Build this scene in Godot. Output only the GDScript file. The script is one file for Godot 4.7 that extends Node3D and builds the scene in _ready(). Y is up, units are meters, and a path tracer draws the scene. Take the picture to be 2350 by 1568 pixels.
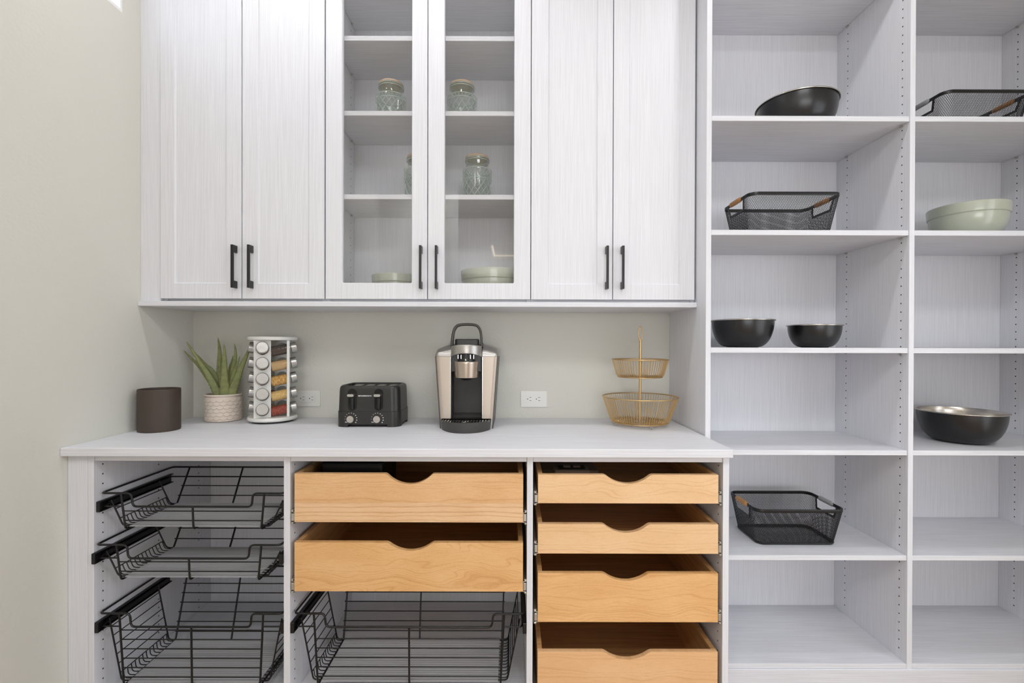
extends Node3D
# A walk-in pantry: metres, y up, the camera stands over the origin and looks towards -z.

var M := {}
var used := {}
var CT := 0.9073   # top of the worktop

# ---------------------------------------------------------------- mesh helpers
func S() -> SurfaceTool:
	var st := SurfaceTool.new()
	st.begin(Mesh.PRIMITIVE_TRIANGLES)
	return st

func tri3(st: SurfaceTool, a: Vector3, b: Vector3, c: Vector3, na: Vector3, nb: Vector3, nc: Vector3) -> void:
	var f := (b - a).cross(c - a)
	if f.length_squared() < 1e-18:
		return
	if f.dot(na + nb + nc) > 0.0:
		var t := b
		b = c
		c = t
		t = nb
		nb = nc
		nc = t
	var ps := [a, b, c]
	var ns := [na, nb, nc]
	for i in 3:
		st.set_normal(ns[i])
		st.set_uv(Vector2(ps[i].x, -ps[i].y))
		st.add_vertex(ps[i])

func tri(st: SurfaceTool, a: Vector3, b: Vector3, c: Vector3, n: Vector3) -> void:
	tri3(st, a, b, c, n, n, n)

func quad(st: SurfaceTool, a: Vector3, b: Vector3, c: Vector3, d: Vector3, n: Vector3) -> void:
	tri(st, a, b, c, n)
	tri(st, a, c, d, n)

func box(st: SurfaceTool, lo: Vector3, hi: Vector3, bev := 0.0008, xf := Transform3D.IDENTITY) -> void:
	var c := (lo + hi) / 2.0
	var h := (hi - lo) / 2.0
	bev = minf(bev, minf(h.x, minf(h.y, h.z)) * 0.6)
	var k := h - Vector3(bev, bev, bev)
	var pt := func(s: Vector3, ax: int) -> Vector3:
		var v := Vector3(s.x * k.x, s.y * k.y, s.z * k.z)
		v[ax] = s[ax] * h[ax]
		return xf * (c + v)
	for ax in 3:
		var u := (ax + 1) % 3
		var w := (ax + 2) % 3
		for sg in [-1.0, 1.0]:
			var q := []
			for uv in [[-1, -1], [1, -1], [1, 1], [-1, 1]]:
				var s := Vector3.ZERO
				s[ax] = sg
				s[u] = uv[0]
				s[w] = uv[1]
				q.append(pt.call(s, ax))
			var n := Vector3.ZERO
			n[ax] = sg
			quad(st, q[0], q[1], q[2], q[3], (xf.basis * n).normalized())
			for sg2 in [-1.0, 1.0]:  # edge between face ax and face u
				var s1 := Vector3.ZERO
				s1[ax] = sg
				s1[u] = sg2
				s1[w] = -1
				var s2 := s1
				s2[w] = 1
				var n2 := Vector3.ZERO
				n2[ax] = sg
				n2[u] = sg2
				quad(st, pt.call(s1, ax), pt.call(s2, ax), pt.call(s2, u), pt.call(s1, u), (xf.basis * n2).normalized())
	for sx in [-1, 1]:
		for sy in [-1, 1]:
			for sz in [-1, 1]:
				var s := Vector3(sx, sy, sz)
				tri(st, pt.call(s, 0), pt.call(s, 1), pt.call(s, 2), (xf.basis * s).normalized())

func grid(st: SurfaceTool, rows: Array, wrap := true, flip := false, xf := Transform3D.IDENTITY) -> void:
	var m: int = rows.size()
	var n: int = rows[0].size()
	var ns := []
	for i in m:
		var line := []
		for j in n:
			var du: Vector3 = rows[i][(j + 1) % n if wrap else mini(j + 1, n - 1)] - rows[i][(j - 1 + n) % n if wrap else maxi(j - 1, 0)]
			var dv: Vector3 = rows[mini(i + 1, m - 1)][j] - rows[maxi(i - 1, 0)][j]
			if du.length_squared() < 1e-14:
				var ii := 1 if i == 0 else m - 2
				du = rows[ii][(j + 1) % n] - rows[ii][(j - 1 + n) % n]
			var nn := du.cross(dv).normalized()
			line.append(-nn if flip else nn)
		ns.append(line)
	for i in m - 1:
		for j in (n if wrap else n - 1):
			var k := (j + 1) % n
			var a: Vector3 = xf * rows[i][j]
			var b: Vector3 = xf * rows[i][k]
			var c: Vector3 = xf * rows[i + 1][k]
			var d: Vector3 = xf * rows[i + 1][j]
			var B := xf.basis
			tri3(st, a, b, c, B * ns[i][j], B * ns[i][k], B * ns[i + 1][k])
			tri3(st, a, c, d, B * ns[i][j], B * ns[i + 1][k], B * ns[i + 1][j])

# profile of Vector2(radius, height), listed upwards on the outside; null starts a new smooth run at the same point
func lathe(st: SurfaceTool, prof: Array, seg := 48, xf := Transform3D.IDENTITY) -> void:
	var run := []
	var list := prof.duplicate()
	list.append(null)
	var last = null
	for p in list:
		if p == null:
			if run.size() > 1:
				grid(st, run, true, true, xf)
			run = []
			if last != null:
				run.append(circle(last.x, last.y, seg))
		else:
			run.append(circle(p.x, p.y, seg))
			last = p

func circle(r: float, y: float, seg: int) -> Array:
	var a := []
	for j in seg:
		var t := TAU * j / seg
		a.append(Vector3(r * cos(t), y, r * sin(t)))
	return a

func tube(st: SurfaceTool, pts: Array, r: float, sides := 6, closed := false, flat := 1.0) -> void:
	var n := pts.size()
	var rows := []
	var up := Vector3.ZERO
	for i in n:
		var a: Vector3 = pts[(i - 1 + n) % n] if closed else pts[maxi(i - 1, 0)]
		var b: Vector3 = pts[(i + 1) % n] if closed else pts[mini(i + 1, n - 1)]
		var d := (b - a).normalized()
		if up == Vector3.ZERO:
			up = Vector3.UP if absf(d.y) < 0.9 else Vector3.BACK
		var side := d.cross(up).normalized()
		up = side.cross(d).normalized()
		var ring := []
		for j in sides:
			var t := TAU * (j + 0.5) / sides
			ring.append(pts[i] + side * cos(t) * r + up * sin(t) * r * flat)
		rows.append(ring)
	if closed:
		rows.append(rows[0])
	grid(st, rows, true, false)
	if not closed:
		for e in [0, n - 1]:
			var d: Vector3 = (pts[0] - pts[1]).normalized() if e == 0 else (pts[n - 1] - pts[n - 2]).normalized()
			for j in range(1, sides - 1):
				tri(st, rows[e][0], rows[e][j], rows[e][j + 1], d)

# rounds the corners of a polyline
func bend(pts: Array, r: float, steps := 4, closed := false) -> Array:
	var out := []
	var n := pts.size()
	for i in n:
		if not closed and (i == 0 or i == n - 1):
			out.append(pts[i])
			continue
		var p: Vector3 = pts[i]
		var a: Vector3 = pts[(i - 1 + n) % n] - p
		var b: Vector3 = pts[(i + 1) % n] - p
		var k := minf(r, minf(a.length(), b.length()) * 0.45)
		var p0 := p + a.normalized() * k
		var p2 := p + b.normalized() * k
		for s in steps + 1:
			var t := float(s) / steps
			out.append(p0.lerp(p, t).lerp(p.lerp(p2, t), t))
	return out

func poly_cap(st: SurfaceTool, poly: PackedVector2Array, to3: Callable, n: Vector3) -> void:
	var idx := Geometry2D.triangulate_polygon(poly)
	for i in range(0, idx.size(), 3):
		tri(st, to3.call(poly[idx[i]]), to3.call(poly[idx[i + 1]]), to3.call(poly[idx[i + 2]]), n)

# a polygon in x, y drawn out from z0 to z1
func extr(st: SurfaceTool, poly: PackedVector2Array, z0: float, z1: float, xf := Transform3D.IDENTITY, soft := 0.6) -> void:
	var n := poly.size()
	poly_cap(st, poly, func(p: Vector2) -> Vector3: return xf * Vector3(p.x, p.y, z1), (xf.basis * Vector3(0, 0, signf(z1 - z0))).normalized())
	poly_cap(st, poly, func(p: Vector2) -> Vector3: return xf * Vector3(p.x, p.y, z0), (xf.basis * Vector3(0, 0, -signf(z1 - z0))).normalized())
	var cw := 1.0 if Geometry2D.is_polygon_clockwise(poly) else -1.0
	var en := []
	for i in n:
		var e := poly[(i + 1) % n] - poly[i]
		en.append(Vector2(-e.y, e.x).normalized() * cw)
	for i in n:
		var j := (i + 1) % n
		var na: Vector2 = en[i]
		var nb: Vector2 = en[i]
		if en[(i - 1 + n) % n].dot(en[i]) > soft:
			na = (en[(i - 1 + n) % n] + en[i]).normalized()
		if en[j].dot(en[i]) > soft:
			nb = (en[j] + en[i]).normalized()
		var n3a := (xf.basis * Vector3(na.x, na.y, 0)).normalized()
		var n3b := (xf.basis * Vector3(nb.x, nb.y, 0)).normalized()
		var a := xf * Vector3(poly[i].x, poly[i].y, z0)
		var b := xf * Vector3(poly[j].x, poly[j].y, z0)
		var c := xf * Vector3(poly[j].x, poly[j].y, z1)
		var d := xf * Vector3(poly[i].x, poly[i].y, z1)
		tri3(st, a, b, c, n3a, n3b, n3b)
		tri3(st, a, c, d, n3a, n3b, n3a)

func rrect(hx: float, hy: float, r: float, n := 5, c := Vector2.ZERO) -> PackedVector2Array:
	var p := PackedVector2Array()
	for q in 4:
		var o := Vector2((hx - r) * [1, -1, -1, 1][q], (hy - r) * [1, 1, -1, -1][q])
		for i in n + 1:
			var t := (q + float(i) / n) * PI / 2.0
			p.append(c + o + Vector2(cos(t), sin(t)) * r)
	return p

func ring3(p: PackedVector2Array, y: float, off := Vector3.ZERO) -> Array:
	var a := []
	for v in p:
		a.append(Vector3(v.x, y, v.y) + off)
	return a

# flat frame in x, y between an outer rectangle and an inner opening, front at z
func frame(st: SurfaceTool, o0: Vector2, o1: Vector2, i0: Vector2, i1: Vector2, zf: float, zb: float, r: float, slope: float, zi: float) -> void:
	var inner := rrect((i1.x - i0.x) / 2, (i1.y - i0.y) / 2, r, 4, (i0 + i1) / 2)
	var inner2 := rrect((i1.x - i0.x) / 2 - slope, (i1.y - i0.y) / 2 - slope, maxf(r - slope, 0.0002), 4, (i0 + i1) / 2)
	var n := inner.size()
	var outer := PackedVector2Array()
	for q in 4:
		for i in 5:
			outer.append([o1, Vector2(o0.x, o1.y), o0, Vector2(o1.x, o0.y)][q])
	var b := 0.0012
	var oc := (o0 + o1) / 2
	for i in n:
		var j := (i + 1) % n
		var z := Vector3(0, 0, zf)
		var v := func(p: Vector2, zz: float) -> Vector3: return Vector3(p.x, p.y, zz)
		var sh := func(p: Vector2) -> Vector2: return p - Vector2(signf(p.x - oc.x), signf(p.y - oc.y)) * b
		var oi: Vector2 = sh.call(outer[i])
		var oj: Vector2 = sh.call(outer[j])
		quad(st, v.call(oi, zf), v.call(oj, zf), v.call(inner[j], zf), v.call(inner[i], zf), Vector3.BACK)
		quad(st, v.call(outer[i], zb), v.call(outer[j], zb), v.call(inner2[j], zb), v.call(inner2[i], zb), Vector3.FORWARD)
		var e := outer[j] - outer[i]
		if e.length() > 1e-5:
			var nn := Vector2(e.y, -e.x).normalized()
			var n3 := Vector3(nn.x, nn.y, 0)
			if nn.dot((outer[i] + outer[j]) / 2 - oc) < 0:
				n3 = -n3
			quad(st, v.call(outer[i], zf - b), v.call(outer[j], zf - b), v.call(outer[j], zb), v.call(outer[i], zb), n3)
			quad(st, v.call(oi, zf), v.call(oj, zf), v.call(outer[j], zf - b), v.call(outer[i], zf - b), (n3 + Vector3.BACK).normalized())
		var m := oc - (inner[i] + inner[j]) / 2
		var ei := inner[j] - inner[i]
		var ni := Vector2(-ei.y, ei.x).normalized()
		if ni.dot(m) < 0:
			ni = -ni
		var nb := Vector3(ni.x, ni.y, slope / maxf(zf - zi, 1e-4)).normalized()
		quad(st, v.call(inner[i], zf), v.call(inner[j], zf), v.call(inner2[j], zi), v.call(inner2[i], zi), nb)
		if zi > zb:
			quad(st, v.call(inner2[i], zi), v.call(inner2[j], zi), v.call(inner2[j], zb), v.call(inner2[i], zb), Vector3(ni.x, ni.y, 0))

# ---------------------------------------------------------------- nodes
func numbered(called: String, parent: Node) -> String:
	var key := str(parent.get_instance_id()) + called
	var k: int = used.get(key, 0)
	used[key] = k + 1
	return called if k == 0 else "%s_%03d" % [called, k]

func obj(called: String, st, mat: Material, parent: Node = self) -> MeshInstance3D:
	var o := MeshInstance3D.new()
	o.name = numbered(called, parent)
	o.mesh = st.commit() if st is SurfaceTool else st
	o.material_override = mat
	parent.add_child(o, true)
	return o

func tag(o: Node, label: String, category: String, group := "") -> Node:
	o.set_meta("label", label)
	o.set_meta("category", category)
	if group:
		o.set_meta("group", group)
	return o

func thing(called: String, label: String, category: String, at := Vector3.ZERO, turn := 0.0, group := "") -> Node3D:
	var o := Node3D.new()
	o.name = numbered(called, self)
	add_child(o, true)
	o.position = at
	o.rotation.y = turn
	tag(o, label, category, group)
	return o

func part(called: String, parent: Node) -> Node3D:
	var o := Node3D.new()
	o.name = numbered(called, parent)
	parent.add_child(o, true)
	return o

func struct(called: String, st, mat: Material, parent: Node = self) -> MeshInstance3D:
	var o := obj(called, st, mat, parent)
	if parent == self:
		o.set_meta("kind", "structure")
	return o

func stuff(o: Node) -> Node:
	o.set_meta("kind", "stuff")
	return o

func dup(src: Node3D, at: Vector3, label: String, group := "") -> Node3D:
	var r: Node3D = src.duplicate()
	r.name = numbered(str(src.name).rstrip("0123456789").trim_suffix("_"), self)
	add_child(r, true)
	r.position = at
	r.set_meta("label", label)
	if group:
		r.set_meta("group", group)
	return r

# ---------------------------------------------------------------- materials
func mat(c: Color, rough := 0.5, metal := 0.0, spec := 0.5) -> StandardMaterial3D:
	var m := StandardMaterial3D.new()
	m.albedo_color = c
	m.roughness = rough
	m.metallic = metal
	m.metallic_specular = spec
	return m

func rgb(r: int, g: int, b: int) -> Color:
	return Color(r / 255.0, g / 255.0, b / 255.0)

func streaks(vertical: bool, sd: int, amp: float) -> ImageTexture:
	var n := 512
	var fine := FastNoiseLite.new()
	fine.seed = sd
	fine.noise_type = FastNoiseLite.TYPE_SIMPLEX
	fine.frequency = 1.0
	fine.fractal_octaves = 1
	var im := Image.create(n, n, false, Image.FORMAT_RGB8)
	for y in n:
		for x in n:
			var u := float(x if vertical else y)
			var v := float(y if vertical else x)
			# nearly constant along the grain; walking a circle makes it repeat there
			var cv := cos(TAU * v / n)
			var w := sin(TAU * v / n)
			var s := fine.get_noise_3d(u * 0.62, w * 0.35, cv * 0.35) * 0.6 + fine.get_noise_3d(u * 0.17 + 40.0, w * 0.22, cv * 0.22) * 0.4
			var k := clampf(1.0 - amp * 0.5 + s * amp, 0.0, 1.0)
			im.set_pixel(x, y, Color(k, k, k))
	return ImageTexture.create_from_image(im)

func grained(c: Color, tex: Texture2D, scale: float, rough := 0.5) -> StandardMaterial3D:
	var m := mat(c, rough)
	m.albedo_texture = tex
	m.uv1_triplanar = true
	m.uv1_world_triplanar = true
	m.uv1_triplanar_sharpness = 8.0
	m.uv1_scale = Vector3(scale, scale, scale)
	return m

# beech: base colour, growth lines along x, flecks; two glued boards if seam > 0
func beech(sd: int, base: Color, line: Color, waves: float, seam: float, second: Color) -> ImageTexture:
	var w := 1024
	var h := 224
	var n := FastNoiseLite.new()
	n.seed = sd
	n.frequency = 1.0
	n.fractal_octaves = 2
	var im := Image.create(w, h, false, Image.FORMAT_RGB8)
	for y in h:
		for x in w:
			var u := x * 0.73
			var v := y * 0.73
			var up := seam <= 0.0 or y < seam * h
			var o := 0.0 if up else 300.0
			var warp := n.get_noise_2d(u * 0.0040 + o, v * 0.012) * waves * (1.0 if up else 0.5)
			var g := v + warp
			var ringv := absf(fposmod(g * 0.055 + n.get_noise_1d(g * 0.02 + o) * 1.5, 1.0) - 0.5) * 2.0
			var lines := pow(ringv, 6.0) * (0.35 if up else 0.6)
			var grainv := n.get_noise_2d(u * 0.02, v * 0.9 + o) * 0.30
			var fleck := clampf(n.get_noise_2d(u * 0.11, v * 0.42 + o) * 3.0 - 1.1, 0.0, 1.0) * (0.32 if up else 0.10)
			var tone := n.get_noise_2d(u * 0.0035, v * 0.010 + o) * 0.30
			var c := (base if up else second).lerp(line, clampf(lines + fleck + maxf(grainv, 0.0) + tone * 0.5, 0.0, 1.0))
			c = c.lightened(clampf(-grainv * 0.35 - tone * 0.25, 0.0, 0.2))
			im.set_pixel(x, y, c)
	return ImageTexture.create_from_image(im)

func mottled(sd: int, cols: Array, freq: float) -> NoiseTexture2D:
	var n := FastNoiseLite.new()
	n.seed = sd
	n.noise_type = FastNoiseLite.TYPE_CELLULAR
	n.cellular_return_type = FastNoiseLite.RETURN_CELL_VALUE
	n.frequency = freq
	var t := NoiseTexture2D.new()
	t.width = 128
	t.height = 128
	t.seamless = true
	t.noise = n
	var g := Gradient.new()
	g.offsets = PackedFloat32Array([0.0, 0.5, 1.0])
	g.colors = PackedColorArray(cols)
	t.color_ramp = g
	return t

func paint_relief(sd: int, freq: float) -> NoiseTexture2D:
	var n := FastNoiseLite.new()
	n.seed = sd
	n.frequency = freq
	n.fractal_octaves = 3
	var t := NoiseTexture2D.new()
	t.width = 256
	t.height = 256
	t.seamless = true
	t.as_normal_map = true
	t.bump_strength = 2.0
	t.noise = n
	return t

func make_materials() -> void:
	var white := rgb(228, 229, 234)
	M.lam_v = grained(white, streaks(true, 3, 0.045), 2.4, 0.5)
	M.lam_h = grained(white, streaks(false, 5, 0.06), 2.2, 0.5)
	M.wall = mat(rgb(214, 213, 204), 0.8)
	M.wall.normal_enabled = true
	M.wall.normal_texture = paint_relief(8, 0.06)
	M.wall.normal_scale = 0.25
	M.wall.uv1_triplanar = true
	M.wall.uv1_world_triplanar = true
	M.wall.uv1_scale = Vector3(4, 4, 4)
	M.ceiling = mat(rgb(235, 235, 232), 0.9)
	M.trim = mat(rgb(238, 238, 236), 0.4)
	M.black = mat(rgb(22, 22, 23), 0.38)
	M.wire = mat(rgb(14, 14, 15), 0.35)
	M.slide_black = mat(rgb(12, 12, 13), 0.45)
	M.hole = mat(rgb(40, 40, 42), 0.9)  # dark disc colour, paints in the shade of the pin holes
	M.liner = mat(Color(0.80, 0.80, 0.81, 0.62), 0.4)
	M.liner.transparency = BaseMaterial3D.TRANSPARENCY_ALPHA
	M.pane = mat(Color(0.60, 0.60, 0.54, 0.035), 0.02)
	M.pane.transparency = BaseMaterial3D.TRANSPARENCY_ALPHA
	M.pane.metallic_specular = 0.75
	M.clear = mat(Color(0.60, 0.66, 0.64, 0.07), 0.03)
	M.clear.transparency = BaseMaterial3D.TRANSPARENCY_ALPHA
	M.jar = mat(Color(0.42, 0.54, 0.47, 0.13), 0.03)
	M.jar.transparency = BaseMaterial3D.TRANSPARENCY_ALPHA
	M.jar.metallic_specular = 0.7
	M.jar_cut = mat(Color(0.86, 0.92, 0.88, 0.50), 0.12)
	M.jar_cut.transparency = BaseMaterial3D.TRANSPARENCY_ALPHA
	M.jar_cut.metallic_specular = 0.8
	M.chrome = mat(rgb(215, 215, 212), 0.22, 1.0)
	M.cap = mat(rgb(188, 187, 184), 0.32, 1.0)
	M.zinc = mat(rgb(200, 198, 190), 0.35, 0.9)
	M.plastic_white = mat(rgb(230, 229, 224), 0.35)
	M.cream = mat(rgb(226, 212, 198), 0.6)
	M.brown = mat(rgb(68, 56, 48), 0.55)
	M.soil = mat(rgb(70, 58, 46), 0.95)
	M.aloe = mat(rgb(136, 142, 88), 0.5)
	M.aloe.albedo_texture = mottled(21, [rgb(205, 205, 200), rgb(240, 240, 235), rgb(255, 255, 250)], 0.05)
	M.aloe.uv1_triplanar = true
	M.aloe.uv1_scale = Vector3(12, 12, 12)
	M.gold = mat(rgb(206, 174, 124), 0.32, 0.85)
	M.bowl_black = mat(rgb(13, 13, 14), 0.34)
	M.bowl_black.clearcoat_enabled = true
	M.bowl_black.clearcoat = 0.25
	M.bowl_black.clearcoat_roughness = 0.2
	M.steel = mat(rgb(206, 200, 192), 0.24, 1.0)
	M.sage = mat(rgb(178, 183, 166), 0.28)
	M.sage.clearcoat_enabled = true
	M.sage.clearcoat = 0.6
	M.sage.clearcoat_roughness = 0.08
	M.grip = mat(rgb(196, 140, 84), 0.5)
	M.grip_overexposed = mat(rgb(160, 161, 164), 0.5)  # same wood as the others, overexposure painted in as grey
	M.maker_beige = mat(rgb(190, 177, 163), 0.38, 0.45)
	M.maker_silver = mat(rgb(180, 177, 172), 0.34, 0.85)
	M.maker_metal = mat(rgb(196, 182, 168), 0.30, 0.85)
	M.maker_dark = mat(rgb(72, 70, 67), 0.42, 0.3)
	M.maker_black = mat(rgb(26, 26, 26), 0.35)
	M.maker_grey = mat(rgb(56, 54, 51), 0.5)
	M.toaster = mat(rgb(40, 38, 36), 0.36)
	M.gloss_black = mat(rgb(10, 10, 11), 0.14)
	M.print = mat(rgb(235, 235, 235), 0.5)
	var w1 := rgb(226, 178, 122)
	var w2 := rgb(188, 130, 76)
	M.wood = grained(rgb(216, 164, 106), streaks(false, 11, 0.16), 1.6, 0.5)
	M.wood_x = grained(rgb(216, 164, 106), streaks(true, 12, 0.16), 1.6, 0.5)
	M.fronts = []
	for k in 5:
		var t: ImageTexture
		if k == 0:
			t = beech(31, rgb(229, 184, 132), w2, 10.0, 0.56, rgb(232, 194, 150))
		elif k == 1:
			t = beech(47, rgb(229, 182, 124), rgb(190, 128, 70), 34.0, 0.0, w1)
		elif k == 4:
			t = beech(52, rgb(229, 183, 126), rgb(190, 132, 76), 20.0, 0.0, w1)
		elif k == 3:
			t = beech(71, rgb(234, 194, 146), rgb(202, 150, 98), 14.0, 0.0, w1)
		else:
			t = beech(63, rgb(236, 196, 148), rgb(202, 150, 98), 24.0, 0.0, w1)
		M.fronts.append(t)
	M.floor = grained(rgb(198, 168, 138), streaks(true, 77, 0.2), 1.0, 0.5)
	M.paper = mat(rgb(240, 240, 238), 0.6)

# ---------------------------------------------------------------- the place
func _ready() -> void:
	# camera (z forward is -z): fitted to the photograph, 2350 x 1568, f = 1090 pixels
	var cam := Camera3D.new()
	cam.name = "camera"
	cam.projection = Camera3D.PROJECTION_FRUSTUM
	cam.near = 0.05
	cam.far = 60.0
	cam.size = 2.0 * 0.05 * 784.0 / 1090.0
	cam.frustum_offset = Vector2(0, 0.05 * 9.6 / 1090.0)
	cam.transform = Transform3D(Basis(Vector3(0.999996, 0.002743, 0.00087), Vector3(-0.002739, 0.999986, -0.004484), Vector3(-0.000882, 0.004481, 0.99999)).orthonormalized(), Vector3(0, 1.24, 0))
	add_child(cam)
	cam.current = true
	# sky and exposure
	var we := WorldEnvironment.new()
	we.name = "world_environment"
	var env := Environment.new()
	var sky := Sky.new()
	var psm := ProceduralSkyMaterial.new()
	psm.sky_top_color = rgb(200, 215, 235)
	psm.sky_horizon_color = rgb(240, 244, 250)
	psm.ground_bottom_color = rgb(170, 168, 160)
	psm.ground_horizon_color = rgb(215, 214, 210)
	psm.sky_energy_multiplier = 1.6
	psm.ground_energy_multiplier = 0.95
	sky.sky_material = psm
	env.background_mode = Environment.BG_SKY
	env.sky = sky
	env.tonemap_mode = Environment.TONE_MAPPER_LINEAR
	env.tonemap_exposure = 0.96
	env.sdfgi_enabled = true
	env.ssao_enabled = true
	env.ssil_enabled = true
	we.environment = env
	add_child(we)
	make_materials()
	lights()
	shell()
	upper_cabinets()
	base_cabinet()
	tall_unit()
	worktop_things()
	cupboard_things()
	shelf_things()

func area(called: String, at: Vector3, look: Vector3, size: Vector2, energy: float, c: Color) -> void:
	var l := AreaLight3D.new()
	l.name = called
	l.area_size = size
	l.light_energy = energy
	l.light_color = c
	l.area_range = 20.0
	l.shadow_enabled = true
	add_child(l)
	l.look_at_from_position(at, at + look, Vector3.UP if absf(look.y) < 0.9 else Vector3.BACK)

const DOWN := [[-0.98, -1.31], [-0.26, -1.32], [1.05, -1.31], [-0.84, 1.10]]  # last entry is an added fill lamp

func lights() -> void:
	for d in DOWN:
		var l := SpotLight3D.new()
		l.name = "downlight_lamp"
		l.position = Vector3(d[0], 3.015, d[1])
		l.rotation_degrees.x = -90
		l.spot_angle = 78
		l.spot_angle_attenuation = 0.6
		l.light_energy = 0.46 if d[1] < 0.0 else 2.4
		l.light_color = rgb(252, 252, 255)
		l.light_size = 0.05 if d[1] < 0.0 else 0.15
		l.spot_range = 12.0
		l.spot_attenuation = 2.0
		l.shadow_enabled = true
		add_child(l, true)
	area("added_panel_lamp", Vector3(0.62, 3.012, 0.50), Vector3(0, -1, 0), Vector2(1.1, 0.55), 3.2, rgb(250, 252, 255))  # soft fill from an added panel, no such fitting known
	area("window_daylight", Vector3(-1.45, 2.64, -1.09), Vector3(1, -0.25, 0), Vector2(1.25, 0.36), 0.03, rgb(240, 246, 255))
	area("added_side_daylight", Vector3(2.19, 1.20, -0.15), Vector3(-1, 0, 0), Vector2(1.9, 1.7), 1.6, rgb(246, 249, 255))  # fill from the added right-hand window
	area("hall_fill_light", Vector3(0.0, 1.35, 8.85), Vector3(0, 0, -1), Vector2(5.5, 2.1), 22.0, rgb(244, 248, 255))  # added frontal fill through the doorway; no hall window is built

func shell() -> void:
	var xl := -1.4204
	var xr := 2.20
	var zb := -2.122
	var zf := 1.43
	var ch := 3.03
	var st := S()
	box(st, Vector3(-3.2, -0.1, zb - 0.15), Vector3(5.2, 0, 9.2), 0)
	struct("floor", st, M.floor)
	st = S()
	box(st, Vector3(xl - 0.16, ch, zb - 0.15), Vector3(xr + 0.15, ch + 0.1, zf + 0.12), 0)
	struct("ceiling", st, M.ceiling)
	st = S()
	box(st, Vector3(xl - 0.16, 0, zb - 0.15), Vector3(xr + 0.15, ch, zb), 0)
	struct("wall_back", st, M.wall)
	st = S()
	# right wall with a wide window added for fill beside the camera
	var r0 := 0.30
	var r1 := 2.10
	box(st, Vector3(xr, 0, zb), Vector3(xr + 0.15, r0, zf), 0)
	box(st, Vector3(xr, r1, zb), Vector3(xr + 0.15, ch, zf), 0)
	box(st, Vector3(xr, r0, zb), Vector3(xr + 0.15, r1, -1.15), 0)
	box(st, Vector3(xr, r0, 0.85), Vector3(xr + 0.15, r1, zf), 0)
	struct("wall_right", st, M.wall)
	st = S()
	for b in [[r0, r0 + 0.04, -1.15, 0.85], [r1 - 0.04, r1, -1.15, 0.85], [r0, r1, -1.15, -1.11], [r0, r1, 0.81, 0.85], [r0, r1, -0.17, -0.13]]:
		box(st, Vector3(xr + 0.08, b[0], b[2]), Vector3(xr + 0.12, b[1], b[3]), 0.002)
	var wr := struct("added_window_2", st, M.trim)
	for z in [[-1.11, -0.17], [-0.13, 0.81]]:
		st = S()
		box(st, Vector3(xr + 0.097, r0 + 0.04, z[0]), Vector3(xr + 0.103, r1 - 0.04, z[1]), 0)
		obj("pane", st, M.pane, wr)
	# left wall round the high window (z -1.738 .. -0.45, y 2.441 .. 2.84)
	var w0 := 2.4405
	var w1 := 2.84
	st = S()
	box(st, Vector3(xl - 0.16, 0, zb), Vector3(xl, w0, zf), 0)
	box(st, Vector3(xl - 0.16, w1, zb), Vector3(xl, ch, zf), 0)
	box(st, Vector3(xl - 0.16, w0, zb), Vector3(xl, w1, -1.738), 0)
	box(st, Vector3(xl - 0.16, w0, -0.45), Vector3(xl, w1, zf), 0)
	struct("wall_left", st, M.wall)
	st = S()   # white lining of the window opening
	box(st, Vector3(xl - 0.11, w0 + 0.0005, -1.7375), Vector3(xl - 0.0005, w0 + 0.010, -0.4505), 0)
	box(st, Vector3(xl - 0.11, w1 - 0.010, -1.7375), Vector3(xl - 0.0005, w1 - 0.0005, -0.4505), 0)
	box(st, Vector3(xl - 0.11, w0 + 0.010, -1.7375), Vector3(xl - 0.0005, w1 - 0.010, -1.728), 0)
	box(st, Vector3(xl - 0.11, w0 + 0.010, -0.460), Vector3(xl - 0.0005, w1 - 0.010, -0.4505), 0)
	struct("trim_2", st, M.trim)
	st = S()
	for b in [[w0, w0 + 0.03, -1.738, -0.45], [w1 - 0.03, w1, -1.738, -0.45], [w0, w1, -1.738, -1.708], [w0, w1, -0.48, -0.45]]:
		box(st, Vector3(xl - 0.15, b[0], b[2]), Vector3(xl - 0.11, b[1], b[3]), 0.002)
	var wi := struct("window_1", st, M.trim)
	st = S()
	box(st, Vector3(xl - 0.134, w0 + 0.03, -1.708), Vector3(xl - 0.128, w1 - 0.03, -0.48), 0)
	obj("pane", st, M.pane, wi)
	# wall behind the camera with the doorway to the hall
	var d0 := -0.57
	var d1 := 1.75
	var dh := 2.92
	st = S()
	box(st, Vector3(xl - 0.16, 0, zf), Vector3(d0, ch, zf + 0.12), 0)
	box(st, Vector3(d1, 0, zf), Vector3(xr + 0.15, ch, zf + 0.12), 0)
	box(st, Vector3(d0, dh, zf), Vector3(d1, ch, zf + 0.12), 0)
	struct("wall_front", st, M.wall)
	st = S()
	box(st, Vector3(d0 - 0.09, 0, zf - 0.02), Vector3(d0, dh + 0.09, zf), 0.003)
	box(st, Vector3(d1, 0, zf - 0.02), Vector3(d1 + 0.09, dh + 0.09, zf), 0.003)
	box(st, Vector3(d0, dh, zf - 0.02), Vector3(d1, dh + 0.09, zf), 0.003)
	struct("trim_1", st, M.trim)
	# the hall that the glass doors mirror
	st = S()
	box(st, Vector3(-3.2, 0, zf + 0.12), Vector3(-3.05, 3.05, 9.1), 0)
	struct("wall_hall_left", st, M.ceiling)
	st = S()
	box(st, Vector3(5.05, 0, zf + 0.12), Vector3(5.2, 3.05, 9.1), 0)
	struct("wall_hall_right", st, M.ceiling)
	st = S()
	box(st, Vector3(-3.2, 0, 9.0), Vector3(5.2, 3.5, 9.15), 0)
	struct("wall_hall_back", st, M.ceiling)
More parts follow.
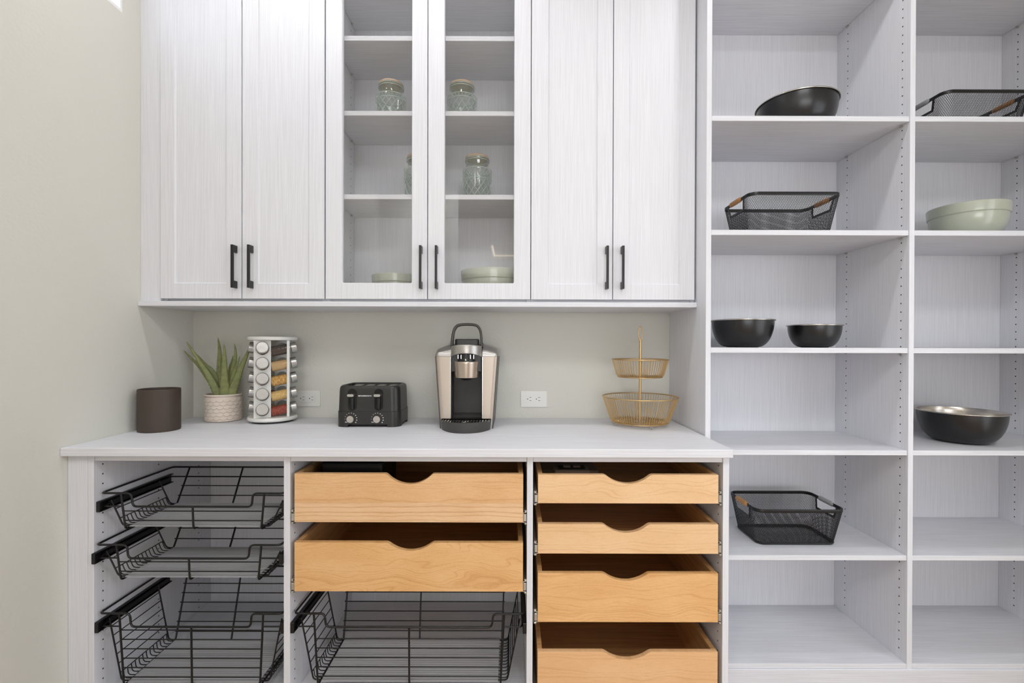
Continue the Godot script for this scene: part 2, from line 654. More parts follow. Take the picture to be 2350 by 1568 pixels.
	st = S()
	box(st, Vector3(-3.2, 0, zf + 0.12), Vector3(xl - 0.16, 3.5, zf + 0.24), 0)
	box(st, Vector3(xr + 0.15, 0, zf + 0.12), Vector3(5.2, 3.5, zf + 0.24), 0)
	box(st, Vector3(xl - 0.16, ch, zf + 0.12), Vector3(xr + 0.15, 3.5, zf + 0.24), 0)
	struct("wall_hall_front", st, M.ceiling)
	st = S()
	box(st, Vector3(-3.2, 3.05, zf + 0.12), Vector3(5.2, 3.1, 5.1), 0)
	box(st, Vector3(-3.2, 3.05, 5.1), Vector3(-0.4, 3.1, 9.0), 0)
	box(st, Vector3(3.4, 3.05, 5.1), Vector3(5.2, 3.1, 9.0), 0)
	box(st, Vector3(-0.4, 3.05, 6.6), Vector3(3.4, 3.1, 9.0), 0)
	box(st, Vector3(-3.2, 3.4, 4.9), Vector3(5.2, 3.5, 9.0), 0)
	for b in [[-0.45, 5.1, -0.4, 6.6], [3.4, 5.1, 3.45, 6.6], [-0.45, 5.05, 3.45, 5.1], [-0.45, 6.6, 3.45, 6.65]]:
		box(st, Vector3(b[0], 3.1, b[1]), Vector3(b[2], 3.4, b[3]), 0)
	struct("ceiling_hall", st, M.ceiling)
	st = S()
	for b in [[-0.39, 5.15, -0.36, 6.56], [3.36, 5.15, 3.39, 6.56], [-0.36, 5.15, 3.36, 5.18], [-0.36, 6.53, 3.36, 6.56]]:
		box(st, Vector3(b[0], 3.115, b[1]), Vector3(b[2], 3.135, b[3]), 0)
	var cove := mat(rgb(255, 240, 214), 0.5)
	cove.emission_enabled = true
	cove.emission = rgb(255, 236, 205)
	cove.emission_energy_multiplier = 4.0
	struct("trim_cove_light", st, cove)

func laminate_board(called: String, lo: Vector3, hi: Vector3, parent: Node, m: Material) -> MeshInstance3D:
	var st := S()
	box(st, lo, hi, 0.0009)
	return obj(called, st, m, parent)

# dark discs paint the shade of shelf-pin holes on a panel side: x of the surface, dir of its normal, z of the column
func painted_pin_holes(parent: Node, cols: Array) -> void:
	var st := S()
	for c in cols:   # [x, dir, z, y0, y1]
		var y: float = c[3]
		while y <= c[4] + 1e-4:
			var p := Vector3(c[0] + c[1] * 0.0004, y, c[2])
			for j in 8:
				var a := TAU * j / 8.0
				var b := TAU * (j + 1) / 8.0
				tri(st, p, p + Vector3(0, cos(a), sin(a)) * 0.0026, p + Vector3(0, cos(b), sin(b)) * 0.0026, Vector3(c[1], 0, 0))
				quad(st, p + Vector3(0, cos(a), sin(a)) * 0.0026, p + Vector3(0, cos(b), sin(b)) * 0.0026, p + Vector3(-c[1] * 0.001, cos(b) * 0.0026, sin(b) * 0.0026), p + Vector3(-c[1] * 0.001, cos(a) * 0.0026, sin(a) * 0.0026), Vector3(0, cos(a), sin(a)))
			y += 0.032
	stuff(obj("painted_pin_holes", st, M.hole, parent))

func pull(door: Node, x: float, y0: float, y1: float, z: float) -> void:
	var st := S()
	var p := PackedVector2Array([Vector2(z, y0), Vector2(z + 0.031, y0), Vector2(z + 0.031, y1), Vector2(z, y1), Vector2(z, y1 - 0.027), Vector2(z + 0.021, y1 - 0.027), Vector2(z + 0.0225, y1 - 0.029), Vector2(z + 0.0225, y0 + 0.029), Vector2(z + 0.021, y0 + 0.027), Vector2(z, y0 + 0.027)])
	# polygon lies in z, y and is drawn out along x
	extr(st, p, 0.0, -0.0085, Transform3D(Basis(Vector3(0, 0, 1), Vector3(0, 1, 0), Vector3(-1, 0, 0)), Vector3(x, 0, 0)), 2.0)
	obj("handle", st, M.black, door)

const ZD := -1.815     # front of the doors
const YD := 1.4087     # bottom of the doors
const YT := 2.86       # top of the cupboards

func shaker(cab: Node, x0: float, x1: float, i0: float, i1: float, hx: float) -> void:
	var st := S()
	var zi := ZD - 0.006
	frame(st, Vector2(x0, YD), Vector2(x1, YT - 0.02), Vector2(i0, YD + 0.058), Vector2(i1, YT - 0.08), ZD, ZD - 0.019, 0.0006, 0.004, zi)
	var d := obj("door", st, M.lam_v, cab)
	st = S()
	quad(st, Vector3(i0 + 0.003, YD + 0.061, zi), Vector3(i1 - 0.003, YD + 0.061, zi), Vector3(i1 - 0.003, YT - 0.083, zi), Vector3(i0 + 0.003, YT - 0.083, zi), Vector3.BACK)
	box(st, Vector3(i0 + 0.003, YD + 0.061, ZD - 0.018), Vector3(i1 - 0.003, YT - 0.083, zi - 0.0002), 0)
	obj("panel", st, M.lam_v, d)
	pull(d, hx, 1.4475, 1.6093, ZD)

func carcase(cab: Node, x0: float, x1: float) -> void:
	var zf := ZD - 0.021
	laminate_board("side_panel", Vector3(x0, 1.3985, -2.119), Vector3(x0 + 0.016, YT, zf), cab, M.lam_v)
	laminate_board("side_panel", Vector3(x1 - 0.016, 1.3985, -2.119), Vector3(x1, YT, zf), cab, M.lam_v)
	laminate_board("bottom_panel", Vector3(x0 + 0.016, 1.3985, -2.113), Vector3(x1 - 0.016, 1.4155, zf - 0.004), cab, M.lam_h)
	laminate_board("top_panel", Vector3(x0 + 0.016, YT - 0.018, -2.113), Vector3(x1 - 0.016, YT, zf), cab, M.lam_h)
	laminate_board("back_panel", Vector3(x0 + 0.016, 1.3985, -2.119), Vector3(x1 - 0.016, YT, -2.113), cab, M.lam_v)

func upper_cabinets() -> void:
	var a := thing("wall_cabinet", "white grained wall cabinet with two shaker doors beside the bare left wall", "cabinet")
	carcase(a, -1.343, -0.7155)
	laminate_board("filler_strip", Vector3(-1.4204, 1.3985, -1.85), Vector3(-1.3435, YT, -1.8195), a, M.lam_v)
	shaker(a, -1.3412, -1.0322, -1.288, -1.0885, -1.0555)
	shaker(a, -1.0290, -0.7165, -0.9688, -0.7743, -0.9942)
	var c := thing("wall_cabinet", "white grained wall cabinet with two shaker doors next to the tall open shelving", "cabinet")
	carcase(c, 0.0725, 0.7045)
	shaker(c, 0.0738, 0.3842, 0.1374, 0.3272, 0.3562)
	shaker(c, 0.3872, 0.6985, 0.4454, 0.6419, 0.4150)
	var g := thing("glass_cabinet", "white wall cabinet with two glass doors showing jars and sage bowls", "cabinet")
	carcase(g, -0.7150, 0.0720)
	for y in [[2.4075, 2.4265], [2.1190, 2.1375], [1.7965, 1.8150], [2.626, 2.645]]:
		laminate_board("shelf", Vector3(-0.6975, y[0], -2.112), Vector3(0.0545, y[1], -1.838), g, M.lam_h)
	for d in [[-0.7110, -0.3236, -0.6495, -0.3809, -0.3490], [-0.3202, 0.0708, -0.2595, 0.0093, -0.2895]]:
		var st := S()
		frame(st, Vector2(d[0], YD), Vector2(d[1], YT - 0.02), Vector2(d[2], YD + 0.0602), Vector2(d[3], YT - 0.08), ZD, ZD - 0.019, 0.006, 0.002, ZD - 0.004)
		var o := obj("door", st, M.lam_v, g)
		st = S()
		box(st, Vector3(d[2] - 0.008, YD + 0.052, ZD - 0.0140), Vector3(d[3] + 0.008, YT - 0.072, ZD - 0.0100), 0)
		obj("glass_pane", st, M.pane, o)
		pull(o, d[4], 1.4466, 1.6085, ZD)
	painted_pin_holes(g, [[-0.6990, 1, -2.062, 1.44, 2.80]])
	var st2 := S()
	for y in [2.4075, 2.1190, 1.7965, 2.626]:
		st2.append_from(pin_mesh(), 0, Transform3D(Basis(Vector3(0, 0, 1), PI / 2), Vector3(-0.699, y - 0.004, -2.062)))
	stuff(obj("shelf_pins", st2, M.zinc, g))
	st2 = S()
	box(st2, Vector3(-1.4202, 1.3795, -2.1215), Vector3(0.7045, 1.398, -1.8062), 0.0012)
	tag(obj("light_board", st2, M.lam_h), "long thin white ledge board running under the wall cabinets", "ledge")

var _pin: Mesh
func pin_mesh() -> Mesh:
	if _pin == null:
		var st := S()
		lathe(st, [Vector2(0.0, -0.008), Vector2(0.0042, -0.008), null, Vector2(0.0042, 0.001), null, Vector2(0.0, 0.001)], 10)
		_pin = st.commit()
	return _pin

# ---------------------------------------------------------------- base cabinet
const ZL := -1.5205

func drawer(cab: Node, x0: float, x1: float, y0: float, y1: float, sx0: float, sx1: float, dip: float, tex: int, ofs: float, tint: Color) -> void:
	var d := part("drawer", cab)
	var zf := ZL
	var p := PackedVector2Array([Vector2(x0, y0), Vector2(x1, y0), Vector2(x1, y1)])
	var c := (sx0 + sx1) / 2
	var hw := (sx1 - sx0) / 2
	var R := (hw * hw + dip * dip) / (2 * dip)
	p.append(Vector2(sx1 + 0.004, y1))
	for i in range(0, 25):
		var t := 1.0 - i / 12.0
		var an := asin(hw / R) * t
		var q := Vector2(c + R * sin(an), y1 - dip + R - R * cos(an))
		if i == 0:
			q += Vector2(-0.0015, -0.0022)
		if i == 24:
			q += Vector2(0.0015, -0.0022)
		p.append(q)
	p.append(Vector2(sx0 - 0.004, y1))
	p.append(Vector2(x0, y1))
	var st := S()
	extr(st, p, zf - 0.016, zf)
	var m := mat(tint, 0.5)
	m.albedo_texture = M.fronts[tex]
	m.uv1_scale = Vector3(1.33, 1.0 / 0.165, 1)
	m.uv1_offset = Vector3(ofs - x0 * 1.33, y1 / 0.165, 0)
	obj("front_panel", st, m, d)
	var zb := -2.078
	for x in [x0, x1 - 0.015]:
		st = S()
		box(st, Vector3(x, y0, zb), Vector3(x + 0.015, y1, zf - 0.0162), 0.0012)
		obj("side_panel", st, M.wood, d)
	st = S()
	box(st, Vector3(x0 + 0.015, y0, zb), Vector3(x1 - 0.015, y1, zb + 0.015), 0.0012)
	obj("back_panel", st, M.wood, d)
	st = S()
	box(st, Vector3(x0 + 0.0152, y0 + 0.008, zb + 0.015), Vector3(x1 - 0.0152, y0 + 0.014, zf - 0.0163), 0)
	obj("bottom_panel", st, M.wood, d)
	for s in [-1, 1]:
		var x: float = x0 if s < 0 else x1
		var yb := y0 + 0.014
		st = S()
		# outer channel on the cabinet, inner rail on the drawer
		box(st, Vector3(minf(x + s * 0.0118, x + s * 0.0132), yb - 0.022, -2.05), Vector3(maxf(x + s * 0.0118, x + s * 0.0132), yb + 0.024, zf - 0.004), 0.0004)
		for yy in [yb - 0.022, yb + 0.0225]:
			box(st, Vector3(minf(x + s * 0.004, x + s * 0.0132), yy, -2.05), Vector3(maxf(x + s * 0.004, x + s * 0.0132), yy + 0.0015, zf - 0.004), 0.0004)
		for yy in [yb - 0.016, yb + 0.016]:
			box(st, Vector3(minf(x + s * 0.0003, x + s * 0.009), yy, -2.05), Vector3(maxf(x + s * 0.0003, x + s * 0.009), yy + 0.0015, zf - 0.001), 0.0004)
		box(st, Vector3(minf(x + s * 0.0003, x + s * 0.0018), yb - 0.016, -2.05), Vector3(maxf(x + s * 0.0003, x + s * 0.0018), yb + 0.0175, zf - 0.001), 0.0004)
		box(st, Vector3(minf(x + s * 0.002, x + s * 0.0105), yb - 0.011, zf - 0.03), Vector3(maxf(x + s * 0.002, x + s * 0.0105), yb + 0.013, zf + 0.0005), 0.001)
		for yy in [yb - 0.0185, yb + 0.0205]:
			box(st, Vector3(minf(x + s * 0.005, x + s * 0.0115), yy - 0.003, zf - 0.04), Vector3(maxf(x + s * 0.005, x + s * 0.0115), yy + 0.003, zf + 0.0002), 0.0012)
		obj("slide", st, M.zinc, d)

# pull-out wire basket: centre x, half width of the rim, rim height, front z, depth, height
func wire_basket(cab: Node, cx: float, hw: float, y: float, zf: float, deep: float, h: float, panel_gap: float) -> void:
	var b := part("wire_basket", cab)
	var yb := y - h
	var zr := zf - deep          # back of the rim
	var zbb := zr + 0.085        # back at the bottom
	var drop := 0.0435
	var st := S()
	var nx := hw - 0.098         # notch
	var rim := [Vector3(cx - nx, y, zf), Vector3(cx - hw, y, zf), Vector3(cx - hw, y, zr), Vector3(cx + hw, y, zr), Vector3(cx + hw, y, zf), Vector3(cx + nx, y, zf), Vector3(cx + nx - 0.004, y - drop, zf), Vector3(cx - nx + 0.004, y - drop, zf)]
	tube(st, bend(rim, 0.014, 4, true), 0.0034, 8, true)
	obj("rim", st, M.wire, b)
	var ux := hw - 0.062
	for k in [-1, 0, 1]:
		st = S()
		var top := y - (drop if k == 0 else 0.0)
		var xt: float = cx + k * ux
		var xb: float = cx + k * (ux - 0.012)
		tube(st, bend([Vector3(xt, top, zf - 0.002), Vector3(xb, yb, zf - 0.006), Vector3(xb + (0.012 if k == 0 else 0.0) * -1.0, yb, zbb), Vector3(cx + k * (ux - 0.004) - (0.02 if k == 0 else 0.0), y, zr)], 0.012), 0.0033, 8)
		obj("rib", st, M.wire, b)
	# wires at the sides: two U shapes from side to side, and lower ones that turn up at the ends
	for z in [zf - 0.024, zbb + 0.004]:
		st = S()
		tube(st, bend([Vector3(cx - hw + 0.012, y - 0.03, z), Vector3(cx - hw + 0.052, yb + 0.004, z), Vector3(cx + hw - 0.052, yb + 0.004, z), Vector3(cx + hw - 0.012, y - 0.03, z)], 0.012), 0.0026, 6)
		obj("rib", st, M.wire, b)
	st = S()
	var sx := func(yy: float) -> float: return hw - 0.012 - 0.040 * clampf((y - 0.03 - yy) / (h - 0.034), 0.0, 1.0)
	var n := 13
	for i in n:
		var z := lerpf(zf - 0.035, zbb + 0.012, float(i) / (n - 1))
		tube(st, bend([Vector3(cx - sx.call(yb + 0.030) + 0.002, yb + 0.030, z), Vector3(cx - sx.call(yb + 0.004), yb + 0.004, z), Vector3(cx + sx.call(yb + 0.004), yb + 0.004, z), Vector3(cx + sx.call(yb + 0.030) - 0.002, yb + 0.030, z)], 0.010, 3), 0.0017, 5)
	var yy := yb + 0.029
	while yy < y - 0.035:
		for s in [-1, 1]:
			tube(st, [Vector3(cx + s * sx.call(yy), yy, zf - 0.022), Vector3(cx + s * sx.call(yy), yy, zbb + 0.002)], 0.0017, 5)
		var fr := (y - yy) / h
		if yy < y - drop - 0.012:
			tube(st, [Vector3(cx - ux + 0.012 * fr - 0.003, yy, zf - 0.0045), Vector3(cx + ux - 0.012 * fr + 0.003, yy, zf - 0.0045)], 0.0020, 6)
		tube(st, [Vector3(cx - ux + 0.01 * fr - 0.003, yy, lerpf(zr, zbb, fr) + 0.003), Vector3(cx + ux - 0.01 * fr + 0.003, yy, lerpf(zr, zbb, fr) + 0.003)], 0.0020, 6)
		yy += 0.0305
	# short stays from the slides to the front ribs, and the tie wire at the back
	for s in [-1, 1]:
		tube(st, bend([Vector3(cx + s * (ux - 0.003), y - drop, zf - 0.003), Vector3(cx + s * (hw - 0.006), y - drop, zf - 0.003), Vector3(cx + s * (hw + 0.001), y - drop + 0.004, zf - 0.05)], 0.008), 0.0027, 6)
	tube(st, [Vector3(cx - hw, y - 0.035, zr + 0.01), Vector3(cx + hw, y - 0.035, zr + 0.01)], 0.0027, 6)
	stuff(obj("cross_wires", st, M.wire, b))
	st = S()
	var lx := ux - 0.020
	var z0 := zbb + 0.006
	var z1 := zf - 0.010
	box(st, Vector3(cx - lx, yb + 0.0068, z0), Vector3(cx + lx, yb + 0.0082, z1), 0)
	for i in 22:
		var z := lerpf(z0 + 0.006, z1 - 0.006, i / 21.0)
		box(st, Vector3(cx - lx, yb + 0.0080, z - 0.0014), Vector3(cx + lx, yb + 0.0094, z + 0.0014), 0.0005)
	obj("liner", st, M.liner, b)
	for s in [-1, 1]:
		st = S()
		var x: float = cx + s * (hw + panel_gap)
		var xi: float = cx + s * (hw - 0.006)
		box(st, Vector3(minf(x, x - s * 0.003), y - 0.060, zr), Vector3(maxf(x, x - s * 0.003), y - 0.026, zf + 0.008), 0.0008)
		for q in [y - 0.060, y - 0.029]:
			box(st, Vector3(minf(x, x - s * 0.012), q, zr), Vector3(maxf(x, x - s * 0.012), q + 0.003, zf + 0.008), 0.0008)
		box(st, Vector3(minf(xi, x - s * 0.004), y - 0.050, zr + 0.02), Vector3(maxf(xi, x - s * 0.004), y - 0.034, zf - 0.03), 0.0015)
		box(st, Vector3(minf(x, x - s * 0.011), y - 0.060, zf + 0.002), Vector3(maxf(x, x - s * 0.011), y - 0.026, zf + 0.009), 0.0015)
		obj("slide", st, M.slide_black, b)

func base_cabinet() -> void:
	var c := thing("base_cabinet", "white open base cabinet with black wire baskets and beech pull-out drawers under the worktop", "cabinet")
	var top := 0.8803
	for x in [[-1.3567, -1.3373], [-0.7289, -0.7088], [0.0507, 0.0699], [0.6793, 0.6990]]:
		laminate_board("upright_panel", Vector3(x[0], 0, -2.1135), Vector3(x[1], top, ZL), c, M.lam_v)
	laminate_board("filler_strip", Vector3(-1.4200, 0, -1.56), Vector3(-1.3572, top, ZL + 0.0005), c, M.lam_v)
	for x in [[-1.3373, -0.7289], [-0.7088, 0.0507], [0.0699, 0.6793]]:
		laminate_board("top_panel", Vector3(x[0] + 0.0002, 0.8600, -2.1135), Vector3(x[1] - 0.0002, top, ZL - 0.003), c, M.lam_h)
		laminate_board("bottom_panel", Vector3(x[0] + 0.0002, 0.070, -2.1135), Vector3(x[1] - 0.0002, 0.089, ZL - 0.003), c, M.lam_h)
		laminate_board("toe_board", Vector3(x[0] + 0.0002, 0, ZL - 0.06), Vector3(x[1] - 0.0002, 0.0698, ZL - 0.045), c, M.lam_h)
	laminate_board("back_panel", Vector3(-1.3567, 0, -2.1215), Vector3(0.6990, top, -2.1137), c, M.lam_v)
	painted_pin_holes(c, [[-1.3373, 1, -1.5545, 0.106, 0.845], [-1.3373, 1, -1.80, 0.106, 0.845], [-1.3373, 1, -2.031, 0.106, 0.845], [-0.7088, 1, -1.5545, 0.106, 0.845], [-0.7088, 1, -2.031, 0.106, 0.845], [0.6793, -1, -1.5545, 0.106, 0.845]])
	wire_basket(c, -1.0331, 0.2945, 0.7520, -1.537, 0.327, 0.119, 0.0096)
	wire_basket(c, -1.0331, 0.2945, 0.5920, -1.519, 0.327, 0.116, 0.0096)
	wire_basket(c, -1.0331, 0.2945, 0.3655, -1.530, 0.327, 0.238, 0.0096)
	wire_basket(c, -0.3290, 0.3700, 0.3665, -1.530, 0.327, 0.235, 0.0096)
	var one := Color(1, 1, 1)
	drawer(c, -0.6944, 0.0385, 0.6660, 0.8215, -0.3998, -0.2522, 0.0335, 0, 0.01, one)
	drawer(c, -0.6944, 0.0385, 0.4436, 0.6005, -0.3953, -0.2513, 0.0265, 1, 0.01, one)
	drawer(c, 0.0864, 0.6645, 0.7283, 0.8203, 0.3011, 0.4483, 0.0290, 2, 0.01, one)
	drawer(c, 0.0864, 0.6645, 0.5668, 0.6615, 0.2965, 0.4419, 0.0280, 3, 0.2, one)
	drawer(c, 0.0864, 0.6645, 0.3466, 0.5031, 0.2985, 0.4398, 0.0245, 4, 0.1, Color(1.0, 0.985, 0.96))
	drawer(c, 0.0864, 0.6645, 0.0960, 0.2507, 0.2994, 0.4478, 0.0252, 3, 0.01, Color(0.98, 0.95, 0.92))
	var st := S()
	box(st, Vector3(-1.4202, 0.8808, -2.1215), Vector3(0.6996, CT, -1.4937), 0.0015)
	tag(obj("worktop", st, M.lam_h), "long white wood-grained worktop over the baskets and drawers", "worktop")
	# what lies in the two upper drawers
	var bx := thing("storage_box", "black box in the left of the upper wide beech drawer", "box", Vector3(-0.54, 0.6802, -1.71))
	st = S()
	var rows := []
	for r in [[0.098, 0.0], [0.1, 0.004], [0.104, 0.15]]:
		rows.append(ring3(rrect(r[0], r[0], 0.012), r[1]))
	for r in [[0.104, 0.15], [0.100, 0.15], [0.097, 0.006]]:
		rows.append(ring3(rrect(r[0], r[0], 0.010), r[1]))
	grid(st, rows, true, true)
	poly_cap(st, rrect(0.098, 0.098, 0.012), func(p: Vector2) -> Vector3: return Vector3(p.x, 0.004, p.y), Vector3.UP)
	obj("body", st, M.slide_black, bx)
	st = S()
	tube(st, ring3(rrect(0.104, 0.104, 0.012), 0.15), 0.003, 6, true)
	obj("rim", st, M.slide_black, bx)
	var og := thing("organizer_case", "dark grey-brown flat case with a metal clasp in the top narrow drawer", "case", Vector3(0.215, 0.7424, -1.74))
	var mb := mat(rgb(146, 132, 120), 0.7)
	st = S()
	box(st, Vector3(-0.105, 0.0, -0.15), Vector3(0.105, 0.032, 0.0), 0.003)
	obj("base", st, mb, og)
	st = S()
	box(st, Vector3(-0.062, 0.0002, 0.001), Vector3(0.062, 0.052, 0.075), 0.003)
	obj("lid", st, mb, og)
	st = S()
	box(st, Vector3(-0.048, 0.0522, 0.02), Vector3(0.048, 0.058, 0.06), 0.002)
	obj("clasp_bed", st, M.slide_black, og)
	st = S()
	box(st, Vector3(-0.03, 0.0582, 0.045), Vector3(-0.004, 0.064, 0.062), 0.002)
	box(st, Vector3(0.004, 0.0582, 0.045), Vector3(0.03, 0.064, 0.062), 0.002)
	obj("clasp", st, M.chrome, og)

# ---------------------------------------------------------------- tall shelving
func tall_unit() -> void:
	var t := thing("shelving_unit", "tall white open shelving unit with two bays of adjustable shelves", "shelving")
	var zf := -1.7250
	var zb := -2.1150
	for x in [[0.7051, 0.7241], [1.4436, 1.4628], [2.1760, 2.1950]]:
		laminate_board("upright_panel", Vector3(x[0], 0.0, zb), Vector3(x[1], YT, zf), t, M.lam_v)
	for x in [[0.7241, 1.4436], [1.4628, 2.1760]]:
		for y in [[0.4518, 0.4698], [0.8360, 0.8540], [1.2085, 1.2275], [1.6370, 1.6560], [2.0513, 2.0703], [2.6130, 2.6320], [YT - 0.018, YT]]:
			laminate_board("shelf", Vector3(x[0] + 0.0006, y[0], zb), Vector3(x[1] - 0.0006, y[1], zf - 0.003), t, M.lam_h)
		laminate_board("bottom_shelf", Vector3(x[0] + 0.0002, 0.0575, zb), Vector3(x[1] - 0.0002, 0.0746, zf - 0.001), t, M.lam_h)
	laminate_board("plinth", Vector3(0.7242, 0.0, zf - 0.02), Vector3(2.1758, 0.0570, zf + 0.004), t, M.lam_h)
	laminate_board("back_panel", Vector3(0.7051, 0.0, -2.1215), Vector3(2.1950, YT, zb - 0.0002), t, M.lam_v)
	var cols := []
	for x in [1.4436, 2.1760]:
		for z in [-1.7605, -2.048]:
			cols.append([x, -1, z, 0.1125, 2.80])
	painted_pin_holes(t, cols)
	var st := S()
	for x in [1.4436, 2.1760]:
		for y in [0.4518, 0.8360, 1.2085, 1.6370, 2.0513, 2.6130]:
			for z in [-1.7605, -2.048]:
				st.append_from(pin_mesh(), 0, Transform3D(Basis(Vector3(0, 0, 1), -PI / 2), Vector3(x, y - 0.005, z)))
	stuff(obj("shelf_pins", st, M.zinc, t))

# ---------------------------------------------------------------- on the worktop
func outlet(x: float, label: String) -> void:
	var o := thing("wall_outlet", label, "outlet", Vector3(x, 0.9926, -2.1220))
	var st := S()
	extr(st, rrect(0.0575, 0.0350, 0.003), 0.0, 0.005)
	obj("plate", st, M.plastic_white, o)
	st = S()
	extr(st, rrect(0.0346, 0.0168, 0.002), 0.005, 0.0072, Transform3D(Basis.IDENTITY, Vector3(0, 0.0005, 0)))
	obj("socket_insert", st, M.plastic_white, o)
	st = S()
	for s in [-0.0275, 0.0115]:
		for y in [-0.0062, 0.0072]:
			box(st, Vector3(s + 0.008, y - 0.0009, 0.0066), Vector3(s + 0.0165, y + 0.0009, 0.0075), 0.0002)
		lathe(st, [Vector2(0.0023, 0.0), null, Vector2(0.0, 0.0)], 10, Transform3D(Basis(Vector3(1, 0, 0), PI / 2), Vector3(s, 0.0005, 0.0075)))
	obj("socket_slots", st, M.slide_black, o)

func worktop_things() -> void:
	outlet(0.0998, "white double wall outlet in the clear between coffee maker and tiered basket")
	outlet(-0.9107, "white double wall outlet half hidden behind the spice rack")
	# brown cup
	var cup := thing("planter_cup", "plain dark brown ceramic cup at the left end of the worktop", "cup", Vector3(-1.3393, CT, -1.807))
	var st := S()
	lathe(st, [Vector2(0.0, 0.0), Vector2(0.0665, 0.0), null, Vector2(0.0675, 0.0012), Vector2(0.0685, 0.006), Vector2(0.0685, 0.154), Vector2(0.0680, 0.157), Vector2(0.0665, 0.1580), Vector2(0.0650, 0.1570), Vector2(0.0645, 0.154), Vector2(0.0640, 0.02), null, Vector2(0.0, 0.016)], 64)
	obj("body", st, M.brown, cup)
	aloe()
	spice_rack()
	toaster()
	coffee_maker()
	tiered_basket()

func leaf(parent: Node, pts: Array, width: float, thick: float, face: Vector3) -> void:
	# pts: base to tip; crescent section, hollow towards face
	var c := Curve3D.new()
	for i in pts.size():
		var t: Vector3 = (pts[mini(i + 1, pts.size() - 1)] - pts[maxi(i - 1, 0)]) / 6.0
		c.add_point(pts[i], -t, t)
	var n := 22
	var rows := []
	var edges := [[], []]
	for i in n + 1:
		var f := float(i) / n
		var p := c.sample_baked(f * c.get_baked_length(), true)
		var q := c.sample_baked(minf(f + 0.02, 1.0) * c.get_baked_length(), true)
		var q0 := c.sample_baked(maxf(f - 0.02, 0.0) * c.get_baked_length(), true)
		var d := (q - q0).normalized()
		var side := d.cross(face).normalized()
		var up := side.cross(d).normalized()
		var w := width * 0.5 * pow(1.0 - f, 0.8) * (0.96 + 0.04 * cos(f * 6.0)) + 0.0006
		var h := thick * 0.5 * pow(1.0 - f, 0.7) + 0.0005
		var ring := []
		for j in 14:
			var a := TAU * j / 14.0
			var bulge := sin(a) * h - (0.35 * h * (1.0 - absf(cos(a))) if sin(a) > 0 else 0.0)
			ring.append(p + side * cos(a) * w + up * bulge)
		rows.append(ring)
		edges[0].append([p + side * w, d, side])
		edges[1].append([p - side * w, d, -side])
	var st := S()
	grid(st, rows, true, false)
	for e in edges:
		for i in range(1, n - 1):
			var p: Vector3 = e[i][0]
			var d: Vector3 = e[i][1]
			var s: Vector3 = e[i][2]
			var k := 0.0033 * (1.0 - float(i) / n) + 0.0006
			var tip := p + s * k + d * k * 0.6
			for o in [face * 0.0008, -face * 0.0008]:
				tri(st, p - d * k * 0.8 + o, p + d * k * 0.8 + o, tip, o.normalized())
	obj("leaf", st, M.aloe, parent)

